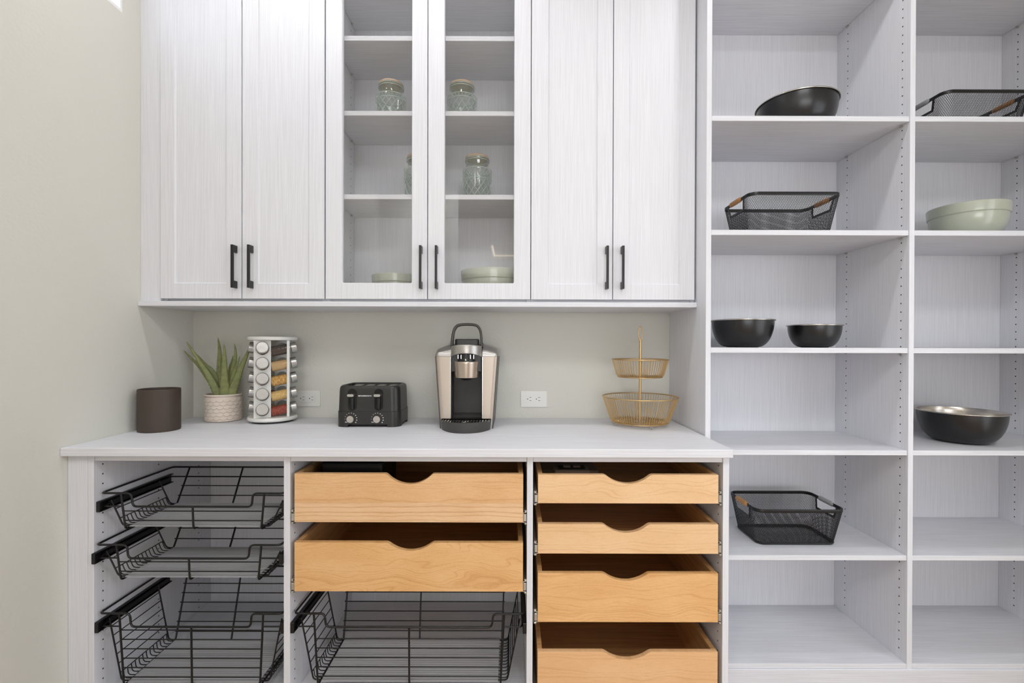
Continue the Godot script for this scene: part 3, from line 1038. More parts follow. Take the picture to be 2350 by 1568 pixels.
func aloe() -> void:
	var at := Vector3(-1.2389, CT, -2.045)
	var o := thing("potted_aloe", "aloe plant with spiky green leaves in a cream scale-patterned pot", "plant", at)
	var st := S()
	# pot with rows of overlapping scales
	var R := 0.0715
	var rows := []
	var nrow := 84
	var seg := 168
	for i in nrow + 1:
		var y := 0.003 + 0.103 * i / nrow
		var ring := []
		for j in seg:
			var th := TAU * j / seg
			var best := 0.0
			for k in 8:
				var cy := 0.106 - 0.0150 * k      # top of scale row k; the scale hangs down to a rounded end
				var u := fposmod(th / TAU * 18.0 + 0.5 * (k % 2), 1.0) - 0.5
				var tipy := cy - 0.0235 + 0.0085 * (1.0 - sqrt(maxf(0.0, 1.0 - pow(absf(u) * 1.96, 2.0))))
				if y > tipy and y < cy + 0.004:
					var v := (y - tipy) / 0.026
					best = maxf(best, 0.0056 * (1.0 - v * 0.95) * smoothstep(0.0, 0.05, v) + 0.0006 * (1.0 - absf(u) * 2.0))
			var fade := smoothstep(0.0, 0.008, 0.106 - y) 
			ring.append(Vector3(cos(th), 0, sin(th)) * (R - 0.0045 + best * fade) + Vector3(0, y, 0))
		rows.append(ring)
	grid(st, rows, true, true)
	lathe(st, [Vector2(0.0, 0.0), Vector2(0.066, 0.0), Vector2(0.0685, 0.003)], 64)
	lathe(st, [Vector2(0.0685, 0.1055), Vector2(0.0715, 0.107), Vector2(0.0722, 0.110), Vector2(0.0718, 0.1135), Vector2(0.0700, 0.115), Vector2(0.0675, 0.1145), Vector2(0.066, 0.112), Vector2(0.065, 0.098)], 64)
	obj("pot", st, M.cream, o)
	st = S()
	lathe(st, [Vector2(0.0655, 0.100), Vector2(0.04, 0.1015), Vector2(0.0, 0.103)], 32)
	obj("soil", st, M.soil, o)
	# leaves: points seen in the photograph (x, y at the depth of the pot) with a depth for each end
	var L := [
		[[-1.3888, 1.2454], [-1.3402, 1.1696], [-1.2911, 1.0933], [-1.2500, 1.0120], 0.036, 0.030, 0.030, 0.020],
		[[-1.4003, 1.2077], [-1.3675, 1.1723], [-1.3320, 1.1369], [-1.2420, 1.0150], -0.010, -0.010, 0.026, 0.016],
		[[-1.3500, 1.1950], [-1.3047, 1.1424], [-1.2747, 1.1097], [-1.2320, 1.0160], 0.0, -0.004, 0.030, 0.016],
		[[-1.2542, 1.2613], [-1.2474, 1.2081], [-1.2461, 1.1262], [-1.2400, 1.0160], -0.020, -0.014, 0.036, 0.018],
		[[-1.2289, 1.2341], [-1.2269, 1.1809], [-1.2269, 1.0989], [-1.2242, 1.0120], 0.045, 0.036, 0.036, 0.022],
		[[-1.1833, 1.2370], [-1.1792, 1.1865], [-1.1901, 1.1263], [-1.2110, 1.0150], -0.010, 0.0, 0.032, 0.018],
		[[-1.1609, 1.1843], [-1.1696, 1.1537], [-1.1846, 1.1154], [-1.2120, 1.0150], 0.030, 0.014, 0.022, 0.014],
		[[-1.1060, 1.2440], [-1.1273, 1.1975], [-1.1601, 1.1210], [-1.2000, 1.0120], -0.012, 0.026, 0.033, 0.020],
		[[-1.1901, 1.1864], [-1.1956, 1.1591], [-1.2037, 1.1263], [-1.2180, 1.0150], -0.024, -0.016, 0.024, 0.014],
		[[-1.2441, 1.1808], [-1.2474, 1.1480], [-1.2447, 1.1153], [-1.2360, 1.0150], 0.010, 0.004, 0.020, 0.012]]
	for l in L:
		var pts := []
		for i in [3, 2, 1, 0]:
			var dz: float = lerpf(l[5], l[4], (3 - i) / 3.0)
			var z := 2.045 - dz
			pts.append(Vector3(l[i][0] * z / 2.03, 1.24 + (l[i][1] - 1.24) * z / 2.03, -z) - at)
		leaf(o, pts, l[6] * 1.15, l[7], Vector3(0.45, 0.15, 0.88).normalized())

func spice_rack() -> void:
	var turn := deg_to_rad(26.7)
	var at := Vector3(-1.0161, CT, -2.022)
	var o := thing("spice_rack", "white revolving spice rack with round top and five rows of jars", "spice rack", at, turn)
	var st := S()
	lathe(st, [Vector2(0.0, 0.008), Vector2(0.092, 0.008), Vector2(0.0955, 0.011), Vector2(0.0964, 0.0165), Vector2(0.0955, 0.022), Vector2(0.092, 0.025), Vector2(0.0, 0.025)], 64)
	obj("base_disc", st, M.plastic_white, o)
	st = S()
	lathe(st, [Vector2(0.0, 0.0), Vector2(0.080, 0.0), null, Vector2(0.080, 0.0079), null, Vector2(0.0, 0.0079)], 48)
	obj("turntable", st, M.slide_black, o)
	st = S()
	lathe(st, [Vector2(0.0, 0.343), Vector2(0.092, 0.343), Vector2(0.0955, 0.3455), Vector2(0.0964, 0.351), Vector2(0.0955, 0.3565), Vector2(0.092, 0.359), Vector2(0.0, 0.359)], 64)
	obj("top_disc", st, M.plastic_white, o)
	var rows := [0.3085, 0.2450, 0.1825, 0.1190, 0.0565]
	for q in 4:
		var xf := Transform3D(Basis(Vector3.UP, q * PI / 2.0), Vector3.ZERO)
		st = S()
		# plate with five round holes: strips from each cell's rectangle to its hole
		var x0 := -0.0697
		var x1 := -0.0066
		var cx := (x0 + x1) / 2
		var edges := [0.343, 0.2768, 0.2138, 0.1508, 0.0878, 0.025]
		for k in 5:
			var hole := []
			var outer := []
			var ya: float = edges[k]
			var yb: float = edges[k + 1]
			for j in 40:
				var t := TAU * j / 40.0
				var d := Vector2(cos(t), sin(t))
				hole.append(Vector2(cx, rows[k]) + d * 0.0250)
				var lim := minf(((x1 - cx) if d.x > 0 else (x0 - cx)) / d.x if absf(d.x) > 1e-6 else 1e9, ((ya - rows[k]) if d.y > 0 else (yb - rows[k])) / d.y if absf(d.y) > 1e-6 else 1e9)
				outer.append(Vector2(cx, rows[k]) + d * lim)
			for j in 40:
				var i := (j + 1) % 40
				for zz in [0.0525, 0.0625]:
					quad(st, xf * v3(hole[j], zz), xf * v3(hole[i], zz), xf * v3(outer[i], zz), xf * v3(outer[j], zz), xf.basis * Vector3(0, 0, 1 if zz > 0.06 else -1))
				var nn: Vector2 = (Vector2(cx, rows[k]) - (hole[i] + hole[j]) / 2).normalized()
				quad(st, xf * v3(hole[j], 0.0525), xf * v3(hole[i], 0.0525), xf * v3(hole[i], 0.0625), xf * v3(hole[j], 0.0625), xf.basis * v3(nn, 0))
			for c in [Vector2(x0, ya), Vector2(x1, ya), Vector2(x0, yb), Vector2(x1, yb)]:  # corner slivers of the cell
				var near := []
				for j in 40:
					if (outer[j] - c).length() < 0.012:
						near.append(outer[j])
				if near.size() > 1:
					for zz in [0.0525, 0.0625]:
						var b1: Vector2 = c
						var pv := Vector2(c.x, c.y)
						var ax: Vector2 = near[0]
						var ay: Vector2 = near[0]
						for p in near:
							if absf(p.x - c.x) < 1e-5 and (absf(ax.x - c.x) > 1e-5 or (p - c).length() < (ax - c).length()):
								ax = p
							if absf(p.y - c.y) < 1e-5 and (absf(ay.y - c.y) > 1e-5 or (p - c).length() < (ay - c).length()):
								ay = p
						tri(st, xf * v3(b1, zz), xf * v3(ax, zz), xf * v3(ay, zz), xf.basis * Vector3(0, 0, 1 if zz > 0.06 else -1))
		for x in [x0, x1]:
			quad(st, xf * Vector3(x, 0.025, 0.0525), xf * Vector3(x, 0.343, 0.0525), xf * Vector3(x, 0.343, 0.0625), xf * Vector3(x, 0.025, 0.0625), xf.basis * Vector3(signf(x - cx), 0, 0))
		obj("face_plate", st, M.plastic_white, o)
	# jars: glass, lid, filling
	var glass := S()
	lathe(glass, [Vector2(0.0, -0.066), Vector2(0.0195, -0.066), Vector2(0.0212, -0.064), Vector2(0.0215, -0.061), Vector2(0.0215, 0.004), Vector2(0.0205, 0.009), Vector2(0.0205, 0.016)], 28)
	var gm := glass.commit()
	var cap := S()
	lathe(cap, [Vector2(0.0215, 0.0125), Vector2(0.0228, 0.0122), Vector2(0.0236, 0.0132), null, Vector2(0.0236, 0.0325), Vector2(0.0228, 0.0338), Vector2(0.0216, 0.0342), null, Vector2(0.0210, 0.0334), null, Vector2(0.0, 0.0334)], 36)
	for j in 12:
		var t := TAU * j / 12.0 + 0.2
		box(cap, Vector3(-0.0006, 0.0330, 0.002), Vector3(0.0006, 0.0343, 0.0205), 0.0001, Transform3D(Basis(Vector3.UP, t), Vector3.ZERO))
	var cm := cap.commit()
	var fill := S()
	lathe(fill, [Vector2(0.0, -0.0645), Vector2(0.0195, -0.0645), Vector2(0.0203, -0.062), null, Vector2(0.0203, -0.002), null, Vector2(0.0, -0.002)], 24)
	var fm := fill.commit()
	var kinds := [
		["dark brown ground spice", [rgb(44, 26, 20), rgb(70, 44, 34), rgb(92, 62, 48)], 0.2],
		["tan ground spice", [rgb(188, 150, 96), rgb(206, 170, 118), rgb(222, 188, 138)], 0.2],
		["golden brown flakes", [rgb(140, 88, 28), rgb(214, 160, 72), rgb(240, 206, 130)], 0.07],
		["pale yellow seeds", [rgb(196, 146, 74), rgb(224, 184, 112), rgb(240, 214, 150)], 0.11],
		["red chilli flakes", [rgb(92, 18, 8), rgb(156, 46, 22), rgb(204, 104, 58)], 0.09]]
	var order := ["top", "second", "middle", "fourth", "bottom"]
	var sides := [["in the front column, cap facing the camera", 0], ["in the open right-hand column", 1], ["in the left column beside the aloe", 3]]
	for sd in sides:
		for k in 5:
			var kind: Array = kinds[k] if sd[1] == 1 else kinds[(k * 2 + sd[1]) % 5]
			var lab: String
			if sd[1] == 1:
				lab = "glass spice jar of %s in the rack's open right-hand column" % kind[0]
			else:
				lab = ("spice jar with round metal cap facing out, %s in the rack's front column" if sd[1] == 0 else "metal-capped spice jar, %s in the rack's left column beside the aloe") % order[k]
			var B := Basis(Vector3.UP, turn + sd[1] * PI / 2.0)
			var p := at + B * Vector3(-0.0382, rows[k], 0.0575)
			var j := thing("spice_jar", lab, "spice jar", p, 0.0, "spice jars in the revolving rack")
			j.basis = B * Basis(Vector3.RIGHT, deg_to_rad(-11)) * Basis(Vector3.RIGHT, PI / 2)
			obj("glass_body", gm, M.clear, j)
			obj("cap", cm, M.cap, j)
			if not M.has("spice%d" % kinds.find(kind)):
				var m := mat(Color(1, 1, 1), 0.9)
				m.albedo_texture = mottled(90 + kinds.find(kind), kind[1], kind[2])
				m.uv1_triplanar = true
				m.uv1_scale = Vector3(22, 22, 22)
				M["spice%d" % kinds.find(kind)] = m
			obj("spice", fm, M["spice%d" % kinds.find(kind)], j)

func v3(p: Vector2, z: float) -> Vector3:
	return Vector3(p.x, p.y, z)

func toaster() -> void:
	var cz := -1.969
	var o := thing("toaster", "black four-slot toaster with two dials and two lever slots", "toaster", Vector3(-0.5690, CT, cz))
	var hx := 0.1262
	var hz := 0.0905
	var st := S()
	var rows := []
	for r in [[0.0, 0.0, 0.010, 0.034], [0.0, 0.0, 0.0615, 0.034]]:
		rows.append(ring3(rrect(hx - r[0], hz - r[1], r[3], 8), r[2]))
	grid(st, rows, true, true)
	poly_cap(st, rrect(hx, hz, 0.034, 8), func(p: Vector2) -> Vector3: return Vector3(p.x, 0.010, p.y), Vector3.DOWN)
	poly_cap(st, rrect(hx, hz, 0.034, 8), func(p: Vector2) -> Vector3: return Vector3(p.x, 0.0615, p.y), Vector3.UP)
	var outline := rrect(hx, hz, 0.034, 8)
	for s in [[-1, -1], [1, -1], [-1, 1], [1, 1]]:
		var cut := PackedVector2Array([Vector2(0.078 * s[0], 0.045 * s[1]), Vector2(0.2 * s[0], 0.045 * s[1]), Vector2(0.2 * s[0], 0.2 * s[1]), Vector2(0.078 * s[0], 0.2 * s[1])])
		for piece in Geometry2D.intersect_polygons(outline, cut):
			extr(st, piece, -0.0102, -0.0005, Transform3D(Basis(Vector3(1, 0, 0), Vector3(0, 0, 1), Vector3(0, -1, 0)), Vector3.ZERO))
	obj("base", st, M.toaster, o)
	st = S()
	rows = []
	for r in [[0.0012, 0.0620, 0.034], [0.0018, 0.0625, 0.034], [0.0040, 0.140, 0.034], [0.0052, 0.154, 0.034], [0.0080, 0.1605, 0.034], [0.0130, 0.1640, 0.032], [0.0170, 0.1640, 0.030], [0.0195, 0.1615, 0.027], [0.0200, 0.1400, 0.026]]:
		rows.append(ring3(rrect(hx - r[0], hz - r[0], r[2], 8), r[1]))
	grid(st, rows, true, true)
	poly_cap(st, rrect(hx - 0.02, hz - 0.02, 0.026, 8), func(p: Vector2) -> Vector3: return Vector3(p.x, 0.150, p.y), Vector3.UP)
	obj("body", st, M.toaster, o)
	# four slots with bright guard wires
	for k in 4:
		st = S()
		var x := -0.072 + 0.048 * k
		frame_xz(st, x, 0.0, 0.016, 0.058, 0.0115, 0.0535, 0.1505, 0.157)
		for i in 7:
			var z := -0.046 + 0.0153 * i
			tube(st, [Vector3(x - 0.012, 0.1545, z), Vector3(x + 0.012, 0.1545, z)], 0.0013, 5)
		obj("slot", st, M.chrome, o)
	for x in [-0.0615, 0.0430]:
		st = S()
		extr(st, rrect(0.0172, 0.0435, 0.0171, 8, Vector2(x, 0.1085)), hz - 0.006, hz - 0.0012)
		obj("lever_slot", st, M.gloss_black, o)
		st = S()
		extr(st, rrect(0.0128, 0.0050, 0.0045, 4, Vector2(x - 0.003, 0.1265)), hz - 0.002, hz + 0.012)
		obj("lever", st, M.chrome, o)
		st = S()
		var rr := Transform3D(Basis.IDENTITY, Vector3.ZERO)
		tube(st, [Vector3(x - 0.001, 0.116, hz - 0.002), Vector3(x - 0.001, 0.073, hz - 0.002)], 0.010, 12)
		obj("lever_track", st, M.gloss_black, o)
		st = S()
		var kx: float = x - 0.0045
		lathe(st, [Vector2(0.0150, 0.0), null, Vector2(0.0146, 0.010), Vector2(0.0136, 0.012), null, Vector2(0.0, 0.012)], 32, Transform3D(Basis(Vector3.RIGHT, PI / 2), Vector3(kx, 0.0325, hz - 0.0005)))
		box(st, Vector3(kx - 0.013, 0.0312, hz + 0.0114), Vector3(kx + 0.013, 0.0338, hz + 0.0132), 0.0006)
		obj("dial", st, M.steel, o)
		st = S()
		for i in 11:
			var t := deg_to_rad(205.0 - i * 24.0)
			var rad := 0.0009 + 0.00012 * i
			lathe(st, [Vector2(rad, 0.0), null, Vector2(0.0, 0.0)], 8, Transform3D(Basis(Vector3.RIGHT, PI / 2), Vector3(kx + 0.0235 * cos(t), 0.0325 + 0.0235 * sin(t), hz + 0.0004)))
		box(st, Vector3(kx - 0.023, 0.0185, hz), Vector3(kx - 0.014, 0.0205, hz + 0.0004), 0)
		stuff(obj("dial_marks", st, M.print, o))
	var f := SystemFont.new()
	f.font_names = PackedStringArray(["Droid Sans"])
	var left := -0.0375
	for word in [["KITCHEN", 700], ["SMITH", 400]]:
		var tm := TextMesh.new()
		var ff: SystemFont = f.duplicate()
		ff.font_weight = word[1]
		tm.font = ff
		tm.text = word[0]
		tm.font_size = 64
		tm.pixel_size = 0.000115
		tm.depth = 0.0004
		var t := obj("lettering", tm, M.print, o)
		var bb := tm.get_aabb()
		t.position = Vector3(left - bb.position.x, 0.1235, hz - 0.0029)
		t.rotation.x = deg_to_rad(-1.4)
		left += bb.size.x + 0.0008

# rectangular ring lying flat: centre x, z, outer half sizes, inner half sizes
func frame_xz(st: SurfaceTool, x: float, z: float, ox: float, oz: float, ix: float, iz: float, y0: float, y1: float) -> void:
	box(st, Vector3(x - ox, y0, z - oz), Vector3(x + ox, y1, z - iz), 0.0006)
	box(st, Vector3(x - ox, y0, z + iz), Vector3(x + ox, y1, z + oz), 0.0006)
	box(st, Vector3(x - ox, y0, z - iz), Vector3(x - ix, y1, z + iz), 0.0006)
	box(st, Vector3(x + ix, y0, z - iz), Vector3(x + ox, y1, z + iz), 0.0006)

func coffee_maker() -> void:
	# local z 0 is the plane of the two front panels
	var o := thing("coffee_maker", "beige and silver single-cup coffee maker with raised loop handle", "coffee maker", Vector3(-0.1752, CT, -1.850))
	var zb := -0.235
	# half outline of a tower (right side); the left is mirrored
	var outer := func(y: float) -> float: return lerpf(0.1040, 0.1250, clampf(y / 0.30, 0.0, 1.0))
	for s in [-1.0, 1.0]:
		var st := S()
		var p := PackedVector2Array()
		for q in [Vector2(0.0605, 0.0), Vector2(outer.call(0.0), 0.0), Vector2(outer.call(0.282), 0.282), Vector2(0.0605, 0.282)]:
			p.append(Vector2(q.x * s, q.y))
		extr(st, p, zb, -0.006)
		obj("side_housing", st, M.maker_dark, o)
		# beige front panel, gently rounded outer edge
		st = S()
		var rows := []
		for i in 13:
			var y := 0.0385 + (0.2815 - 0.0385) * i / 12.0
			var w: float = outer.call(y)
			var ring := []
			for q in [[0.0612, -0.006], [0.0612, -0.001], [0.0625, 0.0], [w - 0.020, 0.0], [w - 0.012, -0.0012], [w - 0.005, -0.005], [w - 0.0015, -0.012], [w + 0.0004, -0.022]]:
				ring.append(Vector3(q[0] * s, y, q[1]))
			rows.append(ring)
		grid(st, rows, false, s > 0)
		obj("front_panel", st, M.maker_beige, o)
		st = S()
		box(st, Vector3(minf(0.0606 * s, 0.0636 * s), 0.0385, -0.002), Vector3(maxf(0.0606 * s, 0.0636 * s), 0.2815, 0.0012), 0.0006)
		obj("edge_trim", st, M.chrome, o)
		# foot below it
		st = S()
		rows = []
		for y in [0.0, 0.0385]:
			var w: float = outer.call(y)
			var ring := []
			for q in [[0.0612, -0.001], [0.0625, 0.0], [w - 0.016, 0.0], [w - 0.006, -0.004], [w - 0.0015, -0.011], [w + 0.0004, -0.022]]:
				ring.append(Vector3(q[0] * s, y, q[1]))
			rows.append(ring)
		grid(st, rows, false, s > 0)
		obj("foot_panel", st, M.maker_silver, o)
		# silver shoulder that rolls back to the top
		st = S()
		rows = []
		for i in 15:
			var t := i / 14.0
			var a := t * PI / 2
			var ring := []
			for j in 12:
				var f := j / 11.0
				var x := lerpf(0.0612, 0.1252, f)
				var topy := lerpf(0.3310, 0.3075, f * f * 0.3 + f * 0.7)
				if f > 0.88:
					topy -= pow((f - 0.88) / 0.12, 2.0) * 0.010
				var yy := 0.2825 + (topy - 0.2825) * minf(1.0, t * 1.15)
				var zz := -0.065 * pow(maxf(0.0, t - 0.12) / 0.88, 2.2) - (pow(maxf(0.0, f - 0.84) / 0.16, 2.0) * 0.020)
				if i == 14:
					zz = zb
				ring.append(Vector3(x * s, yy, zz))
			rows.append(ring)
		grid(st, rows, false, s > 0)
		var lo := []
		var hi := []
		for r in rows:
			lo.append(r[11])
			hi.append(Vector3(r[11].x, 0.282, r[11].z))
		for i in 14:
			quad(st, lo[i], lo[i + 1], hi[i + 1], hi[i], Vector3(s, 0, 0))
			quad(st, rows[i][0], rows[i + 1][0], Vector3(rows[i + 1][0].x, 0.282, rows[i + 1][0].z), Vector3(rows[i][0].x, 0.282, rows[i][0].z), Vector3(-s, 0, 0))
		obj("shoulder", st, M.maker_silver, o)
	# niche: back wall, floor step, inner cheeks
	var st2 := S()
	box(st2, Vector3(-0.0604, 0.0, zb), Vector3(0.0604, 0.326, -0.085), 0.001)
	obj("niche_back", st2, M.maker_grey, o)
	st2 = S()
	box(st2, Vector3(-0.0603, 0.0, -0.0848), Vector3(0.0603, 0.036, -0.004), 0.002)
	extr(st2, PackedVector2Array([Vector2(-0.0848, 0.0362), Vector2(-0.066, 0.0362), Vector2(-0.072, 0.045), Vector2(-0.0848, 0.051)]), -0.060, 0.060, Transform3D(Basis(Vector3(0, 0, 1), Vector3(0, 1, 0), Vector3(-1, 0, 0)), Vector3.ZERO))
	obj("niche_floor", st2, M.maker_dark, o)
	# brewing head: dark core, silver band, cup holder, cap
	st2 = S()
	box(st2, Vector3(-0.0590, 0.222, -0.0848), Vector3(0.0590, 0.300, 0.012), 0.003)
	box(st2, Vector3(-0.0600, 0.255, -0.0848), Vector3(0.0600, 0.328, 0.004), 0.004)
	obj("brew_head", st2, M.maker_black, o)
	var bow := func(x: float, hw: float, base: float, front: float) -> float: return base + (front - base) * sqrt(maxf(0.0, 1.0 - pow(x / hw, 2.0) * 0.82))
	st2 = S()
	var rws := []
	for y in [0.2945, 0.2955, 0.3245, 0.3262, 0.3275]:
		var ring := []
		for j in 25:
			var x := lerpf(-0.0595, 0.0595, j / 24.0)
			var z: float = bow.call(x, 0.0595, -0.02, 0.050)
			var sag := 0.010 * pow(absf(x) / 0.0595, 2.5)
			ring.append(Vector3(x, y - sag * (1.3 if y < 0.31 else 0.55), z - (0.004 if y > 0.326 else 0.0) - (0.0015 if y < 0.295 else 0.0)))
		rws.append(ring)
	grid(st2, rws, false, false)
	for j in 24:
		quad(st2, rws[4][j], rws[4][j + 1], Vector3(rws[4][j + 1].x, rws[4][j + 1].y, -0.03), Vector3(rws[4][j].x, rws[4][j].y, -0.03), Vector3.UP)
		quad(st2, rws[0][j], rws[0][j + 1], Vector3(rws[0][j + 1].x, rws[0][j + 1].y, -0.03), Vector3(rws[0][j].x, rws[0][j].y, -0.03), Vector3.DOWN)
	obj("head_band", st2, M.maker_silver, o)
	st2 = S()
	rws = []
	for r in [[0.2005, 0.0455], [0.2030, 0.0462], [0.2550, 0.0510], [0.2600, 0.0512], [0.2625, 0.0500]]:
		var ring := []
		for j in 29:
			var t := lerpf(-1.45, 1.45, j / 28.0)
			ring.append(Vector3(sin(t) * r[1], r[0], -0.012 + cos(t) * (r[1] + 0.012)))
		rws.append(ring)
	grid(st2, rws, false, false)
	for k in [0, 4]:
		for j in 28:
			tri(st2, rws[k][j], rws[k][j + 1], Vector3(0, rws[k][0].y, -0.012), Vector3.DOWN if k == 0 else Vector3.UP)
	obj("pod_holder", st2, M.maker_metal, o)
	st2 = S()
	lathe(st2, [Vector2(0.0, 0.190), Vector2(0.012, 0.191), Vector2(0.022, 0.196), Vector2(0.026, 0.2004)], 28, Transform3D(Basis.IDENTITY, Vector3(0, 0, 0.016)))
	lathe(st2, [Vector2(0.034, 0.2626), Vector2(0.034, 0.272), null, Vector2(0.028, 0.272), Vector2(0.028, 0.2945)], 28, Transform3D(Basis.IDENTITY, Vector3(0, 0, 0.008)))
	obj("nozzle", st2, M.maker_black, o)
	st2 = S()
	for x in [-0.030, -0.018, 0.018, 0.030]:
		box(st2, Vector3(x - 0.0018, 0.273, 0.038 - absf(x) * 0.4), Vector3(x + 0.0018, 0.2895, 0.0395 - absf(x) * 0.4), 0.0005)
	lathe(st2, [Vector2(0.0, 0.0), Vector2(0.003, 0.0), Vector2(0.004, 0.004), Vector2(0.0, 0.010)], 12, Transform3D(Basis.IDENTITY, Vector3(0, 0.266, 0.040)))
	obj("latch_pins", st2, M.chrome, o)
	st2 = S()
	rws = []
	for r in [[0.0465, 0.3278], [0.0465, 0.346], [0.0450, 0.349], [0.042, 0.3500]]:
		rws.append(ring3(rrect(r[0], r[0] * 0.9, 0.012, 5), r[1], Vector3(0, 0, -0.045)))
	grid(st2, rws, true, true)
	poly_cap(st2, rrect(0.042, 0.0378, 0.012, 5), func(p: Vector2) -> Vector3: return Vector3(p.x, 0.350, p.y - 0.045), Vector3.UP)
	obj("lid", st2, M.maker_black, o)
	# raised loop handle
	st2 = S()
	var arch := []
	for q in [Vector2(-0.0585, 0.318), Vector2(-0.0570, 0.352), Vector2(-0.0530, 0.380), Vector2(-0.0440, 0.3975), Vector2(-0.0300, 0.4055), Vector2(0.0, 0.4080)]:
		arch.append(Vector3(q.x, q.y, -0.012 - (q.y - 0.318) * 0.22))
	for i in 5:
		arch.append(Vector3(-arch[4 - i].x, arch[4 - i].y, arch[4 - i].z))
	var cv := Curve3D.new()
	for i in arch.size():
		var t: Vector3 = (arch[mini(i + 1, 10)] - arch[maxi(i - 1, 0)]) / 6.0
		cv.add_point(arch[i], -t, t)
	var pth := []
	for i in 49:
		pth.append(cv.sample_baked(cv.get_baked_length() * i / 48.0, true))
	var rr := []
	for i in 49:
		var d: Vector3 = (pth[mini(i + 1, 48)] - pth[maxi(i - 1, 0)]).normalized()
		var nrm := Vector3(-d.y, d.x, 0).normalized()
		var ring := []
		for q in rrect(0.0052, 0.013, 0.0045, 3):
			ring.append(pth[i] + nrm * q.x + nrm.cross(d).normalized() * q.y)
		rr.append(ring)
	grid(st2, rr, true, false)
	obj("handle", st2, M.maker_dark, o)
	st2 = S()
	rr = []
	for i in range(3, 46):
		var d: Vector3 = (pth[mini(i + 1, 48)] - pth[maxi(i - 1, 0)]).normalized()
		var nrm := Vector3(-d.y, d.x, 0).normalized()
		var ring := []
		for q in rrect(0.0010, 0.0138, 0.0009, 2):
			ring.append(pth[i] + nrm * (q.x + 0.0056) + nrm.cross(d).normalized() * q.y)
		rr.append(ring)
	grid(st2, rr, true, false)
	obj("handle_trim", st2, M.maker_silver, o)
	# drip tray
	st2 = S()
	var edge := PackedVector2Array()
	for j in 21:
		var x := lerpf(-0.0975, 0.0975, j / 20.0)
		var f := absf(x) / 0.0975
		edge.append(Vector2(x, 0.106 - 0.076 * pow(f, 3.0) - 0.012 * f))
	edge.append(Vector2(0.0975, 0.0015))
	edge.append(Vector2(-0.0975, 0.0015))
	rws = []
	for r in [[0.955, 0.0], [0.962, 0.003], [1.0, 0.0385], [0.985, 0.0395], [0.97, 0.0385], [0.965, 0.0345]]:
		var ring := []
		for q in edge:
			ring.append(Vector3(q.x * r[0], r[1], q.y * (r[0] if q.y > 0.01 else 1.0)))
		rws.append(ring)
	grid(st2, rws, true, false)
	obj("drip_tray", st2, M.maker_dark, o)
	st2 = S()
	var inner := PackedVector2Array()
	for q in edge:
		inner.append(Vector2(q.x * 0.965, q.y * (0.965 if q.y > 0.01 else 1.0)))
	poly_cap(st2, inner, func(p: Vector2) -> Vector3: return Vector3(p.x, 0.0335, p.y), Vector3.UP)
	obj("tray_bed", st2, M.maker_black, o)
	st2 = S()
	for i in 17:
		var x := -0.088 + 0.011 * i
		var f := absf(x) / 0.0975
		var z1 := (0.106 - 0.076 * pow(f, 3.0) - 0.012 * f) * 0.955
		if absf(x) < 0.0145:
			z1 *= 0.50
		box(st2, Vector3(x - 0.0017, 0.0340, 0.004), Vector3(x + 0.0017, 0.0372, z1), 0.0004)
	tube(st2, [Vector3(-0.012, 0.0365, 0.088), Vector3(-0.010, 0.0365, 0.074), Vector3(0.0, 0.0365, 0.066), Vector3(0.010, 0.0365, 0.074), Vector3(0.012, 0.0365, 0.088)], 0.0016, 6)
	tube(st2, [Vector3(0, 0.0365, 0.066), Vector3(0, 0.0365, 0.090)], 0.0016, 6)
	stuff(obj("tray_grille", st2, M.chrome, o))

func wire_bowl(o: Node3D, y0: float, r0: float, y1: float, r1: float, n: int, called: String) -> void:
	var b := part(called, o)
	var st := S()
	tube(st, circle(r1, y1, 64), 0.0024, 8, true)
	obj("rim", st, M.gold, b)
	st = S()
	tube(st, circle(r0 - 0.004, y0, 48), 0.0020, 6, true)
	tube(st, circle(r0 * 0.62, y0, 48), 0.0016, 6, true)
	tube(st, circle(r0 * 0.25, y0, 32), 0.0016, 6, true)
	for i in n:
		var t := TAU * (i + 0.5) / n
		var d := Vector3(cos(t), 0, sin(t))
		tube(st, bend([d * r1 + Vector3(0, y1, 0), d * (r0 + 0.001) + Vector3(0, y0 + 0.006, 0), d * (r0 - 0.010) + Vector3(0, y0, 0), d * r0 * 0.22 + Vector3(0, y0, 0)], 0.008, 3), 0.00125, 5)
	stuff(obj("wires", st, M.gold, b))

func tiered_basket() -> void:
	var o := thing("tiered_basket", "two-tier round gold wire basket with a loop on its pole", "basket", Vector3(0.5250, CT, -1.9400))
	wire_bowl(o, 0.0165, 0.116, 0.1175, 0.1500, 80, "lower_basket")
	wire_bowl(o, 0.1985, 0.092, 0.2690, 0.1112, 62, "upper_basket")
	var st := S()
	tube(st, [Vector3(0, 0.012, 0), Vector3(0.001, 0.27, 0), Vector3(0.0015, 0.345, 0)], 0.0048, 12)
	obj("pole", st, M.gold, o)
	st = S()
	var loop := []
	for i in 25:
		var t := -PI / 2 + TAU * i / 24.0
		loop.append(Vector3(0.0015 + 0.0085 * cos(t), 0.375 + 0.0285 * sin(t), 0.002 * sin(t * 0.5)))
	tube(st, loop, 0.0021, 8)
	lathe(st, [Vector2(0.0048, 0.344), Vector2(0.0040, 0.350), Vector2(0.0022, 0.354)], 12)
	obj("loop", st, M.gold, o)
	for k in 3:
		st = S()
		var t := deg_to_rad([80.0, 200.0, 320.0][k])
		var d := Vector3(cos(t), 0, sin(t))
		var ring := []
		for i in 20:
			var a := TAU * i / 20.0
			ring.append(d * (0.106 + 0.006 * cos(a)) + Vector3(0, 0.0078 + 0.006 * sin(a), 0))
		tube(st, ring, 0.0017, 6, true)
		obj("foot", st, M.zinc, o)

